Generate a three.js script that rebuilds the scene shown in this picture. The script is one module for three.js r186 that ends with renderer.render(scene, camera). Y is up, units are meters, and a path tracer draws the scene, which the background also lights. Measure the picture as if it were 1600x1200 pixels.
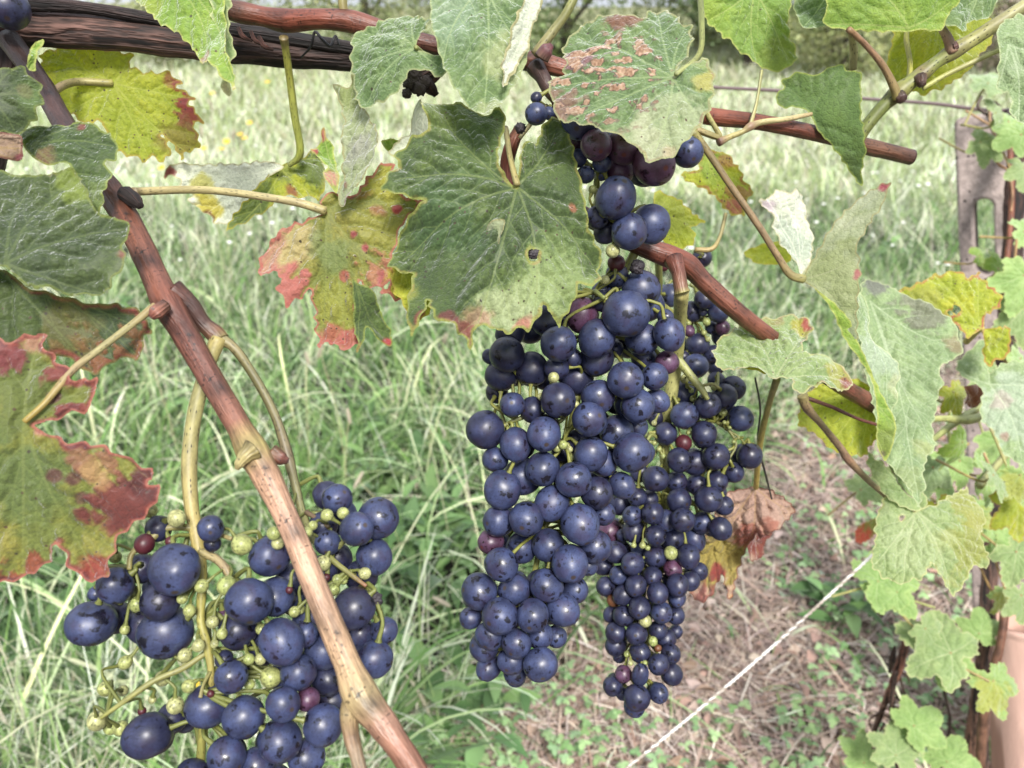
import * as THREE from 'three';
import { mergeGeometries } from 'three/addons/utils/BufferGeometryUtils.js';

// ---------------------------------------------------------------- camera, sky, sun, exposure
const scene = new THREE.Scene();
const F = 1256, CAM_H = 1.05, PITCH = THREE.MathUtils.degToRad(22.9);
const camera = new THREE.PerspectiveCamera(2 * Math.atan(600 / F) * 180 / Math.PI, 4 / 3, 0.02, 600);
camera.position.set(0, CAM_H, 0);
camera.rotation.set(-PITCH, 0, 0);
camera.focus = 0.37;
camera.userData.fStop = 12.5;
camera.updateMatrixWorld(true);

const skyW = 256, skyH = 128, skyData = new Float32Array(skyW * skyH * 4);
for (let j = 0; j < skyH; j++) for (let i = 0; i < skyW; i++) {
  const el = ((j + 0.5) / skyH - 0.5) * Math.PI, up = Math.max(0, Math.sin(el)), k = (j * skyW + i) * 4;
  const cl = 1 + 0.06 * Math.sin(i / skyW * Math.PI * 6 + 1.3 * Math.sin(el * 5)) * Math.cos(el);
  const g = (0.45 + 0.34 * Math.pow(up, 0.7)) * cl;
  skyData[k] = 0.94 * g; skyData[k + 1] = 0.99 * g; skyData[k + 2] = 1.1 * g; skyData[k + 3] = 1;
}
const sky = new THREE.DataTexture(skyData, skyW, skyH, THREE.RGBAFormat, THREE.FloatType);
sky.mapping = THREE.EquirectangularReflectionMapping; sky.magFilter = THREE.LinearFilter; sky.needsUpdate = true;
scene.background = sky; scene.environment = sky;

const sun = new THREE.DirectionalLight(0xfffaf3, 3.5);
sun.position.set(0.5, 3.1, 1.9); sun.target.position.set(0, 0.8, -0.4);
sun.castShadow = true; sun.shadow.radius = 30; sun.shadow.mapSize.set(2048, 2048);
Object.assign(sun.shadow.camera, { left: -3, right: 3, top: 3, bottom: -3, near: 0.1, far: 12 });
scene.add(sun, sun.target);

const renderer = new THREE.WebGLRenderer({ antialias: true });
renderer.toneMapping = THREE.LinearToneMapping;
renderer.toneMappingExposure = 1.88;
renderer.shadowMap.enabled = true;


// ---------------------------------------------------------------- helpers
let seed = 12345;
const rnd = () => { seed = (seed + 0x6d2b79f5) | 0; let t = Math.imul(seed ^ (seed >>> 15), 1 | seed); t = (t + Math.imul(t ^ (t >>> 7), 61 | t)) ^ t; return ((t ^ (t >>> 14)) >>> 0) / 4294967296; };
const rr = (a, b) => a + (b - a) * rnd();
const clamp = (x, a, b) => Math.min(b, Math.max(a, x)), lerp = (a, b, t) => a + (b - a) * t;
const sstep = (a, b, x) => { const t = clamp((x - a) / (b - a), 0, 1); return t * t * (3 - 2 * t); };
const V3 = (x, y, z) => new THREE.Vector3(x, y, z);
const camX = V3(1, 0, 0), camY = V3(0, Math.cos(PITCH), -Math.sin(PITCH)), camF = V3(0, -Math.sin(PITCH), -Math.cos(PITCH));
const EYE = V3(0, CAM_H, 0);
const ray = (x, y) => camF.clone().addScaledVector(camX, (x - 800) / F).addScaledVector(camY, (600 - y) / F);
const at = (x, y, d) => ray(x, y).multiplyScalar(d).add(EYE);
const onGround = (x, y) => { const r = ray(x, y); return r.multiplyScalar(-CAM_H / r.y).add(EYE); };
const hash = (x, y) => { let h = Math.imul(x, 374761393) + Math.imul(y, 668265263) | 0; h = Math.imul(h ^ (h >>> 13), 1274126177); return ((h ^ (h >>> 16)) >>> 0) / 4294967296; };
function vn(x, y) {
  const ix = Math.floor(x), iy = Math.floor(y), fx = x - ix, fy = y - iy, u = fx * fx * (3 - 2 * fx), v = fy * fy * (3 - 2 * fy);
  return lerp(lerp(hash(ix, iy), hash(ix + 1, iy), u), lerp(hash(ix, iy + 1), hash(ix + 1, iy + 1), u), v);
}
const fbm = (x, y, o = 4) => { let s = 0, a = 0.5, n = 0; for (let i = 0; i < o; i++) { s += a * vn(x, y); n += a; a *= 0.5; x = x * 2.03 + 17.1; y = y * 2.03 + 9.7; } return s / n; };
const vn3 = (x, y, z) => { const k = Math.floor(z), f = z - k, u = f * f * (3 - 2 * f); return lerp(vn(x + k * 37.31, y + k * 17.77), vn(x + (k + 1) * 37.31, y + (k + 1) * 17.77), u); };
const fbm3 = (x, y, z, o = 4) => { let s = 0, a = 0.5, n = 0; for (let i = 0; i < o; i++) { s += a * vn3(x, y, z); n += a; a *= 0.5; x = x * 2.03 + 7.1; y = y * 2.03 + 3.7; z = z * 2.03 + 5.3; } return s / n; };
function worley(x, y) {
  const ix = Math.floor(x), iy = Math.floor(y); let a = 9, b = 9;
  for (let j = -1; j < 2; j++) for (let i = -1; i < 2; i++) {
    const cx = ix + i, cy = iy + j, dx = cx + hash(cx, cy) - x, dy = cy + hash(cx + 91, cy + 37) - y, d = Math.sqrt(dx * dx + dy * dy);
    if (d < a) { b = a; a = d; } else if (d < b) b = d;
  }
  return b - a;
}
const names = new Map();
const numbered = (n) => { const k = names.get(n) || 0; names.set(n, k + 1); return k ? n + '_' + String(k).padStart(3, '0') : n; };
function thing(name, label, category, pos, group) {
  const o = new THREE.Group(); o.name = numbered(name); o.position.copy(pos); o.userData = { label, category };
  if (group) o.userData.group = group;
  scene.add(o); return o;
}
function part(name, geo, mat, parent, pos, label) {                // pos in world, parent unrotated
  const m = new THREE.Mesh(geo, mat); m.name = name; m.castShadow = m.receiveShadow = true;
  if (pos) { m.position.copy(pos); for (let p = parent; p; p = p.parent) m.position.sub(p.position); }
  if (label) m.userData.label = label;
  parent.add(m); return m;
}
function kindOf(o, kind, name, label, category) { o.name = name; o.userData = { kind }; if (label) o.userData.label = label; if (category) o.userData.category = category; o.castShadow = o.receiveShadow = true; scene.add(o); return o; }
const lin = (c) => { c /= 255; return c <= 0.04045 ? c / 12.92 : Math.pow((c + 0.055) / 1.055, 2.4); };
const linRGB = (c) => [lin(c[0]), lin(c[1]), lin(c[2])];
const mix3 = (a, b, t) => [lerp(a[0], b[0], t), lerp(a[1], b[1], t), lerp(a[2], b[2], t)];
function dataTex(w, h, fn, srgb, repeat) {
  const d = new Uint8Array(w * h * 4);
  for (let j = 0; j < h; j++) for (let i = 0; i < w; i++) { const c = fn(i, j), k = (j * w + i) * 4; d[k] = clamp(c[0], 0, 255); d[k + 1] = clamp(c[1], 0, 255); d[k + 2] = clamp(c[2], 0, 255); d[k + 3] = 255; }
  const t = new THREE.DataTexture(d, w, h); t.magFilter = t.minFilter = THREE.LinearFilter;
  if (srgb) t.colorSpace = THREE.SRGBColorSpace;
  if (repeat) t.wrapS = t.wrapT = THREE.RepeatWrapping;
  t.needsUpdate = true; return t;
}
// periodic versions for tiling textures
const pvn = (x, y, px, py) => { const ix = Math.floor(x), iy = Math.floor(y), fx = x - ix, fy = y - iy, u = fx * fx * (3 - 2 * fx), v = fy * fy * (3 - 2 * fy), m = (a, n) => ((a % n) + n) % n; return lerp(lerp(hash(m(ix, px), m(iy, py)), hash(m(ix + 1, px), m(iy, py)), u), lerp(hash(m(ix, px), m(iy + 1, py)), hash(m(ix + 1, px), m(iy + 1, py)), u), v); };

// A tube through [point, radius, colour(linear)] stations, smooth, with uneven skin, closed ends.
function tube(st, radial = 10, seg = 6, rough = 0.05) {
  const curve = new THREE.CatmullRomCurve3(st.map((s) => s.p), false, 'centripetal'), n = (st.length - 1) * seg, pos = [], nor = [], uv = [], col = [], idx = [];
  const pts = [], rad = [], cols = [];
  for (let i = 0; i <= n; i++) {
    const t = i / n, f = t * (st.length - 1), k = Math.min(st.length - 2, Math.floor(f)), u = f - k;
    pts.push(curve.getPoint(t)); rad.push(lerp(st[k].r, st[k + 1].r, u * u * (3 - 2 * u)));
    cols.push(mix3(st[k].c || [1, 1, 1], st[k + 1].c || [1, 1, 1], u));
  }
  let nrm = null, len = 0; const off = rnd() * 100;
  for (let i = 0; i <= n; i++) {
    const tan = pts[Math.min(n, i + 1)].clone().sub(pts[Math.max(0, i - 1)]).normalize();
    if (!nrm) nrm = Math.abs(tan.y) < 0.9 ? V3(0, 1, 0) : V3(1, 0, 0);
    nrm = nrm.clone().addScaledVector(tan, -nrm.dot(tan)).normalize();
    const bi = tan.clone().cross(nrm);
    if (i) len += pts[i].distanceTo(pts[i - 1]);
    for (let j = 0; j <= radial; j++) {
      const a = j / radial * Math.PI * 2, d = nrm.clone().multiplyScalar(Math.cos(a)).addScaledVector(bi, Math.sin(a));
      const w = rough ? 1 + rough * 2 * (pvn(j * 8 / radial, len * 30 / 1 + off, 8, 99991) - 0.5) + rough * 1.3 * (vn(len * 140 + off, 3.3) - 0.5) : 1;
      pos.push(...pts[i].clone().addScaledVector(d, rad[i] * w).toArray()); nor.push(d.x, d.y, d.z);
      uv.push(j / radial, len); col.push(...cols[i]);
    }
  }
  const R = radial + 1;
  for (let i = 0; i < n; i++) for (let j = 0; j < radial; j++) { const a = i * R + j; idx.push(a, a + 1, a + R, a + 1, a + R + 1, a + R); }
  for (const e of [0, n]) {
    const c = pos.length / 3, tan = e ? pts[n].clone().sub(pts[n - 1]).normalize() : pts[0].clone().sub(pts[1]).normalize();
    pos.push(...pts[e].clone().addScaledVector(tan, rad[e] * 0.25).toArray()); nor.push(tan.x, tan.y, tan.z); uv.push(0.5, e ? len : 0); col.push(...cols[e]);
    for (let j = 0; j < radial; j++) e ? idx.push(c, e * R + j, e * R + j + 1) : idx.push(c, j + 1, j);
  }
  const g = new THREE.BufferGeometry();
  g.setAttribute('position', new THREE.Float32BufferAttribute(pos, 3)); g.setAttribute('normal', new THREE.Float32BufferAttribute(nor, 3));
  g.setAttribute('uv', new THREE.Float32BufferAttribute(uv, 2)); g.setAttribute('color', new THREE.Float32BufferAttribute(col, 3));
  g.setIndex(idx); if (rough) g.computeVertexNormals();
  return g;
}
// stations from rows of [x, y, depth, width in photo pixels, colour]
const stations = (rows, col) => rows.map((r) => ({ p: at(r[0], r[1], r[2]), r: r[3] / 2 * r[2] / F, c: linRGB(r[4] || col) }));
function limb(name, rows, col, mat, parent, label, radial = 12, seg = 8, rough = 0.05) {
  const s = stations(rows, col), o = s[0].p.clone();
  s.forEach((q) => q.p.sub(o));
  return part(name, tube(s, radial, seg, rough), mat, parent, o, label);
}

// ---------------------------------------------------------------- materials
const streak = (i, j, n, m) => { // long fibres along v, tiled
  const a = pvn(i / n * 24, j / m * 5, 24, 5), b = pvn(i / n * 60, j / m * 9, 60, 9), c = pvn(i / n * 14, j / m * 30, 14, 30), d = pvn(i / n * 96, j / m * 40, 96, 40);
  return a * 0.35 + b * 0.3 + c * 0.15 + d * 0.2;
};
const streakTex = dataTex(256, 512, (i, j) => { const s = streak(i, j, 256, 512), k = 255 * clamp(0.86 + 0.62 * (s - 0.5) + 0.34 * (pvn(i / 256 * 5, j / 512 * 10, 5, 10) - 0.5) - 0.4 * sstep(0.74, 0.9, pvn(i / 256 * 26, j / 512 * 90, 26, 90) * 0.62 + 0.38 * pvn(i / 256 * 5, j / 512 * 12, 5, 12)), 0.2, 1); return [k, k * 0.985, k * 0.97]; }, true, true);
const streakBump = dataTex(256, 512, (i, j) => { const s = streak(i, j, 256, 512), k = 255 * clamp(0.5 + 1.6 * (s - 0.5), 0, 1); return [k, k, k]; }, false, true);
for (const t of [streakTex, streakBump]) t.repeat.set(1, 16);
const oldTex = dataTex(256, 512, (i, j) => { const s = streak(i, j, 256, 512), crack = sstep(0.44, 0.36, pvn(i / 256 * 16, j / 512 * 3, 16, 3)), k = clamp(0.86 + 1.8 * (s - 0.5) - 0.3 * crack, 0.16, 1) * 255; return [k, k * 0.97, k * 0.95]; }, true, true);
oldTex.repeat.set(1, 7);
const oldBump = dataTex(256, 512, (i, j) => { const s = streak(i, j, 256, 512), crack = sstep(0.44, 0.36, pvn(i / 256 * 16, j / 512 * 3, 16, 3)), k = clamp(0.5 + 1.6 * (s - 0.5) - 0.5 * crack, 0, 1) * 255; return [k, k, k]; }, false, true);
oldBump.repeat.set(1, 7);
const spotTex = dataTex(256, 512, (i, j) => { // lenticels and small dark scars on green stalks
  let k = 0.92 + 0.2 * (pvn(i / 256 * 12, j / 512 * 16, 12, 16) - 0.5) + 0.12 * (pvn(i / 256 * 40, j / 512 * 80, 40, 80) - 0.5);
  const cx = Math.floor(i / 16), cy = Math.floor(j / 16), h = hash(cx + 5, cy + 71);
  if (h > 0.84) { const dx = i / 16 - cx - 0.5, dy = j / 16 - cy - 0.5; k *= 1 - 0.75 * sstep(0.3, 0.12, Math.hypot(dx * 1.4, dy * 0.8)); }
  return [255 * k, 255 * k, 255 * k];
}, true, true);
spotTex.repeat.set(1, 14);
const M = {
  cane: new THREE.MeshStandardMaterial({ name: 'cane', color: new THREE.Color(0.86, 0.95, 0.86), vertexColors: true, map: streakTex, bumpMap: streakBump, bumpScale: 0.00035, roughness: 0.46 }),
  old: new THREE.MeshStandardMaterial({ name: 'old wood', vertexColors: true, map: oldTex, bumpMap: oldBump, bumpScale: 0.002, roughness: 0.8 }),
  stalk: new THREE.MeshStandardMaterial({ name: 'green stalk', vertexColors: true, map: spotTex, roughness: 0.5 }),
};
const fineBump = dataTex(512, 512, (i, j) => {
  const w = (s) => { const n = s, x = i / 512 * n, y = j / 512 * n, ix = Math.floor(x), iy = Math.floor(y), m = (a) => ((a % n) + n) % n; let a = 9, b = 9;
    for (let q = -1; q < 2; q++) for (let p = -1; p < 2; p++) { const cx = ix + p, cy = iy + q, d = Math.hypot(cx + hash(m(cx), m(cy)) - x, cy + hash(m(cx) + 91, m(cy) + 37) - y); if (d < a) { b = a; a = d; } else if (d < b) b = d; } return b - a; };
  const k = 255 * clamp(0.65 * Math.min(1, w(14) * 2.4) + 0.35 * Math.min(1, w(34) * 2), 0, 1); return [k, k, k];
}, false, true);
fineBump.channel = 1; fineBump.repeat.set(26, 26);     // uv1 in metres: one tile is 38 mm
// ---------------------------------------------------------------- ground
const strawAt = (x, z) => sstep(-0.12, 0.16, ((x + 0.16) * 1.17 + (z + 0.93)) / 1.54 + 0.3 * (fbm(x * 3 + 40, z * 3 + 11, 3) - 0.5)) * sstep(-3.3, -2.2, z + 0.6 * (fbm(x * 2, z * 2 + 7, 2) - 0.5));
const hill = (x, z) => { const r = Math.hypot(x, z); return 0.085 * (Math.sqrt(Math.pow(Math.max(0, r - 8), 2) + 1) - 1) * (r > 40 ? 40 / r : 1) * sstep(2, -4, z); };
const groundY = (x, z) => hill(x, z) + 0.05 * (fbm(x * 1.7 + 31, z * 1.7 + 5, 3) - 0.5) * Math.min(1, 8 / (1 + Math.abs(z)));
{
  const rings = 110, sect = 160, pos = [], col = [], uv = [], idx = [];
  for (let i = 0; i <= rings; i++) { const r = 0.25 * Math.pow(1800, i / rings);
    for (let j = 0; j <= sect; j++) { const a = j / sect * Math.PI * 2, x = r * Math.sin(a), z = -r * Math.cos(a);
      pos.push(x, groundY(x, z), z); uv.push(x, z);
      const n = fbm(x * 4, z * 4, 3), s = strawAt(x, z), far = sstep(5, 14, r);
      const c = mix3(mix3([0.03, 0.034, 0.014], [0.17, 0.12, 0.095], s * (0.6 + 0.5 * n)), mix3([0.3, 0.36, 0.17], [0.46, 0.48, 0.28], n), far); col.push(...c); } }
  for (let i = 0; i < rings; i++) for (let j = 0; j < sect; j++) { const a = i * (sect + 1) + j, b = a + sect + 1; idx.push(a, a + 1, b, a + 1, b + 1, b); }
  const g = new THREE.BufferGeometry();
  g.setAttribute('position', new THREE.Float32BufferAttribute(pos, 3)); g.setAttribute('color', new THREE.Float32BufferAttribute(col, 3)); g.setAttribute('uv', new THREE.Float32BufferAttribute(uv, 2));
  g.setIndex(idx); g.computeVertexNormals();
  const soil = dataTex(512, 512, (i, j) => { const k = 255 * clamp(0.55 + 0.9 * (0.5 * pvn(i / 16, j / 16, 32, 32) + 0.3 * pvn(i / 6, j / 6, 85, 85) + 0.2 * pvn(i / 2.5, j / 2.5, 204, 204) - 0.5) + 0.2, 0, 1); return [k, k * 0.97, k * 0.93]; }, true, true);
  soil.repeat.set(1.6, 1.6);
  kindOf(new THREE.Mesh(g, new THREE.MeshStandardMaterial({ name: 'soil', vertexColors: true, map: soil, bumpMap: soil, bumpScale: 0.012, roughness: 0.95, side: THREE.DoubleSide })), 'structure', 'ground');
}

// ---------------------------------------------------------------- grass, straw, clover, weeds (nobody could count them)
function ribbon(w, seg, bend, fold, tip = 1) { // unit-high blade leaning towards +z, slightly folded along its middle
  const pos = [], idx = [], nor = []; let y = 0, z = 0;
  for (let i = 0; i <= seg; i++) { const t = i / seg, a = bend * t * t * 0.5 + bend * t * 0.5;
    if (i) { y += Math.cos(a) / seg; z += Math.sin(a) / seg; }
    const hw = w / 2 * (tip ? Math.pow(1 - t, 0.6) * (0.55 + 0.45 * Math.min(1, t * 5)) + 0.02 : 1), ny = -Math.sin(a), nz = Math.cos(a);
    pos.push(-hw, y - ny * fold * hw, z - nz * fold * hw, 0, y + ny * fold * hw, z + nz * fold * hw, hw, y - ny * fold * hw, z - nz * fold * hw);
    for (const s of [-0.6, 0, 0.6]) nor.push(s, ny * 0.8, nz * 0.8); }
  for (let i = 0; i < seg; i++) for (let k = 0; k < 2; k++) { const a = i * 3 + k; idx.push(a, a + 1, a + 3, a + 1, a + 4, a + 3); }
  const g = new THREE.BufferGeometry();
  g.setAttribute('position', new THREE.Float32BufferAttribute(pos, 3)); g.setAttribute('normal', new THREE.Float32BufferAttribute(nor, 3)); g.setIndex(idx); return g;
}
function leaflet(len, w, cup, notch = 0) { // flat little leaf in the xz plane pointing to +z
  const s = [], n = 8; for (let i = 0; i <= n; i++) { const t = i / n; s.push([w * Math.sin(Math.PI * Math.pow(t, 0.85)) * 0.5, t]); }
  const pos = [], idx = [];
  for (const [hw, t] of s) pos.push(-hw, cup * hw * 2 - 0.25 * len * t * t, t * len - notch * (t === 1 ? len * 0.1 : 0), 0, -0.25 * len * t * t, t * len, hw, cup * hw * 2 - 0.25 * len * t * t, t * len);
  for (let i = 0; i < n; i++) for (let k = 0; k < 2; k++) { const a = i * 3 + k; idx.push(a, a + 3, a + 1, a + 1, a + 3, a + 4); }
  const g = new THREE.BufferGeometry(); g.setAttribute('position', new THREE.Float32BufferAttribute(pos, 3)); g.setIndex(idx); g.computeVertexNormals(); return g;
}
const grassMat = (rough = 0.6) => new THREE.MeshPhysicalMaterial({ name: 'grass', color: 0xffffff, roughness: 0.9, transmission: 0.3, clearcoat: 0.12, clearcoatRoughness: rough, side: THREE.DoubleSide });
const GM = grassMat(), tmpM = new THREE.Matrix4(), tmpQ = new THREE.Quaternion(), tmpE = new THREE.Euler();
function scatter(name, label, geo, mat, list) { // rows {p, e, s, c}
  const m = new THREE.InstancedMesh(geo, mat, list.length), c = new THREE.Color();
  list.forEach((q, i) => { tmpQ.setFromEuler(tmpE.set(q.e[0], q.e[1], q.e[2], 'YXZ')); m.setMatrixAt(i, tmpM.compose(q.p, tmpQ, q.s)); m.setColorAt(i, c.setRGB(...q.c)); });
  m.frustumCulled = false; return kindOf(m, 'stuff', name, label);
}
const GREENS = [[0.075, 0.16, 0.035], [0.12, 0.24, 0.05], [0.18, 0.32, 0.085], [0.27, 0.4, 0.14], [0.065, 0.13, 0.035]], PALES = [[0.6, 0.65, 0.44], [0.52, 0.62, 0.36], [0.76, 0.79, 0.62], [0.53, 0.5, 0.37]];
const vary = (c, k = 0.2) => { const f = 1 + rr(-k, k); return [c[0] * f * rr(0.94, 1.06), c[1] * f, c[2] * f * rr(0.9, 1.1)]; };
const HOLES = [[680, 860, 0.3], [90, 1010, 0.26], [730, 900, 0.2], [330, 700, 0.14], [560, 640, 0.14]].map(([x, y, r]) => [onGround(x, y), r]);
const holeAt = (x, z) => HOLES.reduce((m, [p, r]) => Math.min(m, 0.22 + 0.78 * sstep(0.4 * r, r, Math.hypot(x - p.x, (z - p.z) * 0.8))), 1);
function sampleGround(zNear, zFar, power = 1) { // denser towards the camera, inside the wedge that the camera sees (with a margin)
  const t = Math.pow(rnd(), power), z = -lerp(zNear, zFar, t), half = 0.75 * -z + 0.7; return [rr(-half, half), z];
}
{
  const blades = [ribbon(0.012, 6, 0.5, 0.25), ribbon(0.010, 7, 1.1, 0.3), ribbon(0.014, 8, 1.9, 0.25), ribbon(0.008, 5, 0.15, 0.1)];
  const lists = blades.map(() => []), n = 80000;
  for (let i = 0; i < n; i++) {
    const [x, z] = sampleGround(0.75, 6.5, 1.5), s = strawAt(x, z); if (rnd() < s * 0.975) continue;
    const clump = fbm(x * 2.2 + 3, z * 2.2, 3), hollow = sstep(0.36, 0.46, fbm(x * 2.6 + 60, z * 2.6 + 20, 3)); if (rnd() > (0.3 + 0.8 * hollow) * holeAt(x, z)) continue;
    const pale = rnd() < 0.17 + 0.35 * sstep(0.4, 0.65, clump) + 0.2 * sstep(-2.5, -5, z), k = pale ? 1 + (rnd() < 0.5 ? 0 : 2) : Math.floor(rnd() * 4), len = rr(0.1, 0.3) * (0.7 + 0.7 * clump) * (1 - 0.5 * s);
    lists[k].push({ p: V3(x, groundY(x, z), z), e: [rr(0.0, pale ? 1.25 : 0.95), rnd() * 6.283, rr(-0.3, 0.3)], s: V3((rnd() < 0.25 ? rr(0.5, 1.1) : rr(0.15, 0.5)) * (1 + 0.06 * -z), len, len), c: vary(pale ? PALES[Math.floor(rnd() * 4)] : GREENS[Math.floor(rnd() * 5)]) });
  }
  // long arching blades and stems lying over the sward
  for (let i = 0; i < 1500; i++) {
    const [x, z] = sampleGround(0.8, 3.6, 1.1), s = strawAt(x, z); if (rnd() < s * 0.97 || rnd() > 0.3 + 0.7 * holeAt(x, z)) continue;
    const len = rr(0.28, 0.55), pale = rnd() < 0.5;
    lists[1 + (i & 1)].push({ p: V3(x, groundY(x, z), z), e: [rr(0.1, 1.3), rnd() * 6.283, rr(-0.4, 0.4)], s: V3(rr(0.25, 1.1), len, len), c: vary(pale ? [0.62, 0.66, 0.4] : [0.36, 0.48, 0.22], 0.25) });
  }
  blades.forEach((g, k) => scatter(numbered('grass'), ['bright green grass blades standing in the meadow', 'arching green and yellow grass blades of the meadow', 'long drooping grass blades lying over the meadow', 'thin upright grass stems in the meadow'][k], g, GM, lists[k]));
  // far meadow
  const far = [], fb = ribbon(0.03, 4, 0.7, 0.2);
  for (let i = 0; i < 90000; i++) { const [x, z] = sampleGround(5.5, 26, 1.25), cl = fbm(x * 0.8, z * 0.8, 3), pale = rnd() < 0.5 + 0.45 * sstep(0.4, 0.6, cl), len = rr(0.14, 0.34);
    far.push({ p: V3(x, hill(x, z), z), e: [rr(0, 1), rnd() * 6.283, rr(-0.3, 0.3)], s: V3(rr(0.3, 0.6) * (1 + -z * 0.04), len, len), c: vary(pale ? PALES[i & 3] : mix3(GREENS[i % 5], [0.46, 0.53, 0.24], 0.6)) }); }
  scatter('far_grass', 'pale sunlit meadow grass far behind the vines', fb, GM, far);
  // fine dense tuft at the lower left
  const tuft = [], tg = ribbon(0.004, 7, 1.3, 0), c0 = onGround(70, 1130);
  for (let i = 0; i < 2600; i++) { const a = rnd() * 6.283, r = 0.13 * Math.sqrt(rnd()), x = c0.x + r * Math.cos(a) * 1.3, z = c0.z + r * Math.sin(a); tuft.push({ p: V3(x, groundY(x, z), z), e: [rr(0.05, 0.8), Math.atan2(x - c0.x, z - c0.z) + rr(-0.7, 0.7), 0], s: V3(rr(0.4, 0.7), rr(0.12, 0.22), rr(0.12, 0.22)), c: vary([0.12, 0.22, 0.08], 0.3) }); }
  scatter('fine_grass', 'tuft of fine dark green grass under the left bunch', tg, GM, tuft);
  // straw: cut, dry, pinkish brown, lying flat
  const straw = [], sg = ribbon(0.006, 5, 0.5, 0.35, 0), bits = [];
  for (let i = 0; i < 70000; i++) { const z = -lerp(0.8, 3.3, Math.pow(rnd(), 1.2)), x = rr(-0.4, 0.85 * -z + 0.6); if (rnd() > strawAt(x, z)) continue;
    const len = rr(0.03, 0.14), t = rnd(), c = t < 0.5 ? [0.34, 0.255, 0.21] : t < 0.74 ? [0.47, 0.375, 0.31] : t < 0.86 ? [0.62, 0.54, 0.45] : [0.24, 0.15, 0.115];
    straw.push({ p: V3(x, groundY(x, z) + rr(0.002, 0.022), z), e: [Math.PI / 2 + rr(-0.4, 0.25), rnd() * 6.283, rr(-0.6, 0.6)], s: V3(rr(0.14, 0.5), len, len), c: vary(c, 0.3) }); }
  scatter('straw', 'dry pinkish brown cut grass covering the ground under the vine row', sg, new THREE.MeshStandardMaterial({ name: 'straw', roughness: 0.8, side: THREE.DoubleSide }), straw);
  const db = leaflet(1, 0.55, 0.35);
  for (let i = 0; i < 2200; i++) { const z = -rr(0.85, 3), x = rr(-0.3, 0.85 * -z + 0.5); if (rnd() > strawAt(x, z)) continue; const s = rr(0.012, 0.04); bits.push({ p: V3(x, groundY(x, z) + rr(0.01, 0.03), z), e: [rr(-0.5, 0.5), rnd() * 6.283, rr(-0.8, 0.8)], s: V3(s, s, s), c: vary(rnd() < 0.5 ? [0.3, 0.2, 0.15] : [0.42, 0.33, 0.27], 0.3) }); }
  scatter('leaf_litter', 'dry brown leaf litter lying on the straw', db, new THREE.MeshStandardMaterial({ name: 'litter', roughness: 0.85, side: THREE.DoubleSide }), bits);
  // clover and other small round leaves
  const tre = [], one = leaflet(1, 0.85, 0.12, 1); for (let k = 0; k < 3; k++) { const g = one.clone(); g.rotateY(k * 2.094); tre.push(g); }
  const clover = mergeGeometries(tre), cl = [];
  for (let i = 0; i < 26000; i++) { const [x, z] = sampleGround(0.8, 4.2, 1.3), s = strawAt(x, z), d = fbm(x * 3.1 + 9, z * 3.1 + 77, 3); if (rnd() > (s > 0.5 ? sstep(0.52, 0.64, d) * 0.75 : 0.35 * sstep(0.4, 0.6, d))) continue;
    const r = rr(0.006, 0.013); cl.push({ p: V3(x, groundY(x, z) + rr(0.015, 0.06), z), e: [rr(-0.5, 0.5), rnd() * 6.283, rr(-0.5, 0.5)], s: V3(r, r, r), c: vary(rnd() < 0.4 ? [0.17, 0.3, 0.11] : [0.28, 0.42, 0.19], 0.25) }); }
  scatter('clover', 'patches of small clover leaves on the ground', clover, GM, cl);
  // broad weed leaves in the hollow between the bunches and here and there
  const ws = [], wl = leaflet(1, 0.42, 0.25), centres = [];
  for (const [px, py] of [[690, 870], [640, 840], [660, 880], [700, 830], [720, 790], [760, 900], [740, 860], [100, 960], [60, 1000], [20, 980], [600, 760], [560, 700], [650, 930], [90, 980], [40, 950], [150, 1010], [230, 1010], [690, 1180], [740, 1150], [560, 800], [340, 700], [330, 560], [470, 600], [700, 700], [1300, 990]]) centres.push(onGround(px, py));
  for (let i = 0; i < 70; i++) { const [x, z] = sampleGround(0.9, 4.5); if (strawAt(x, z) < 0.5) centres.push(V3(x, 0, z)); }
  for (const c of centres) for (let k = 0, n = 12 + Math.floor(rnd() * 16); k < n; k++) { const a = rnd() * 6.283, r = rr(0, 0.1), s = rr(0.035, 0.085); const x = c.x + r * Math.cos(a), z = c.z + r * Math.sin(a);
    ws.push({ p: V3(x, groundY(x, z) + rr(0.02, 0.1), z), e: [rr(-0.9, 0.2), rnd() * 6.283, rr(-0.3, 0.3)], s: V3(s, s, s), c: vary(rnd() < 0.5 ? [0.06, 0.14, 0.035] : [0.15, 0.27, 0.085], 0.3) }); }
  scatter('weed_leaves', 'broad green weed leaves growing in the hollows of the meadow', wl, GM, ws);
  // white blossom specks in the far meadow
  const wf = [], disc = new THREE.SphereGeometry(1, 8, 5);
  for (let i = 0; i < 900; i++) { const [x, z] = sampleGround(3.2, 16, 1.2); if (fbm(x * 0.9 + 4, z * 0.9, 2) < 0.42) continue; const r = rr(0.006, 0.014) * (1 + -z * 0.03); wf.push({ p: V3(x, hill(x, z) + rr(0.12, 0.3), z), e: [0, 0, 0], s: V3(r, r * 0.5, r), c: [0.78, 0.78, 0.74] }); }
  scatter('white_blossom', 'tiny white flowers dotted over the far meadow', disc, new THREE.MeshStandardMaterial({ name: 'white petals', roughness: 0.7 }), wf);
}
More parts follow.
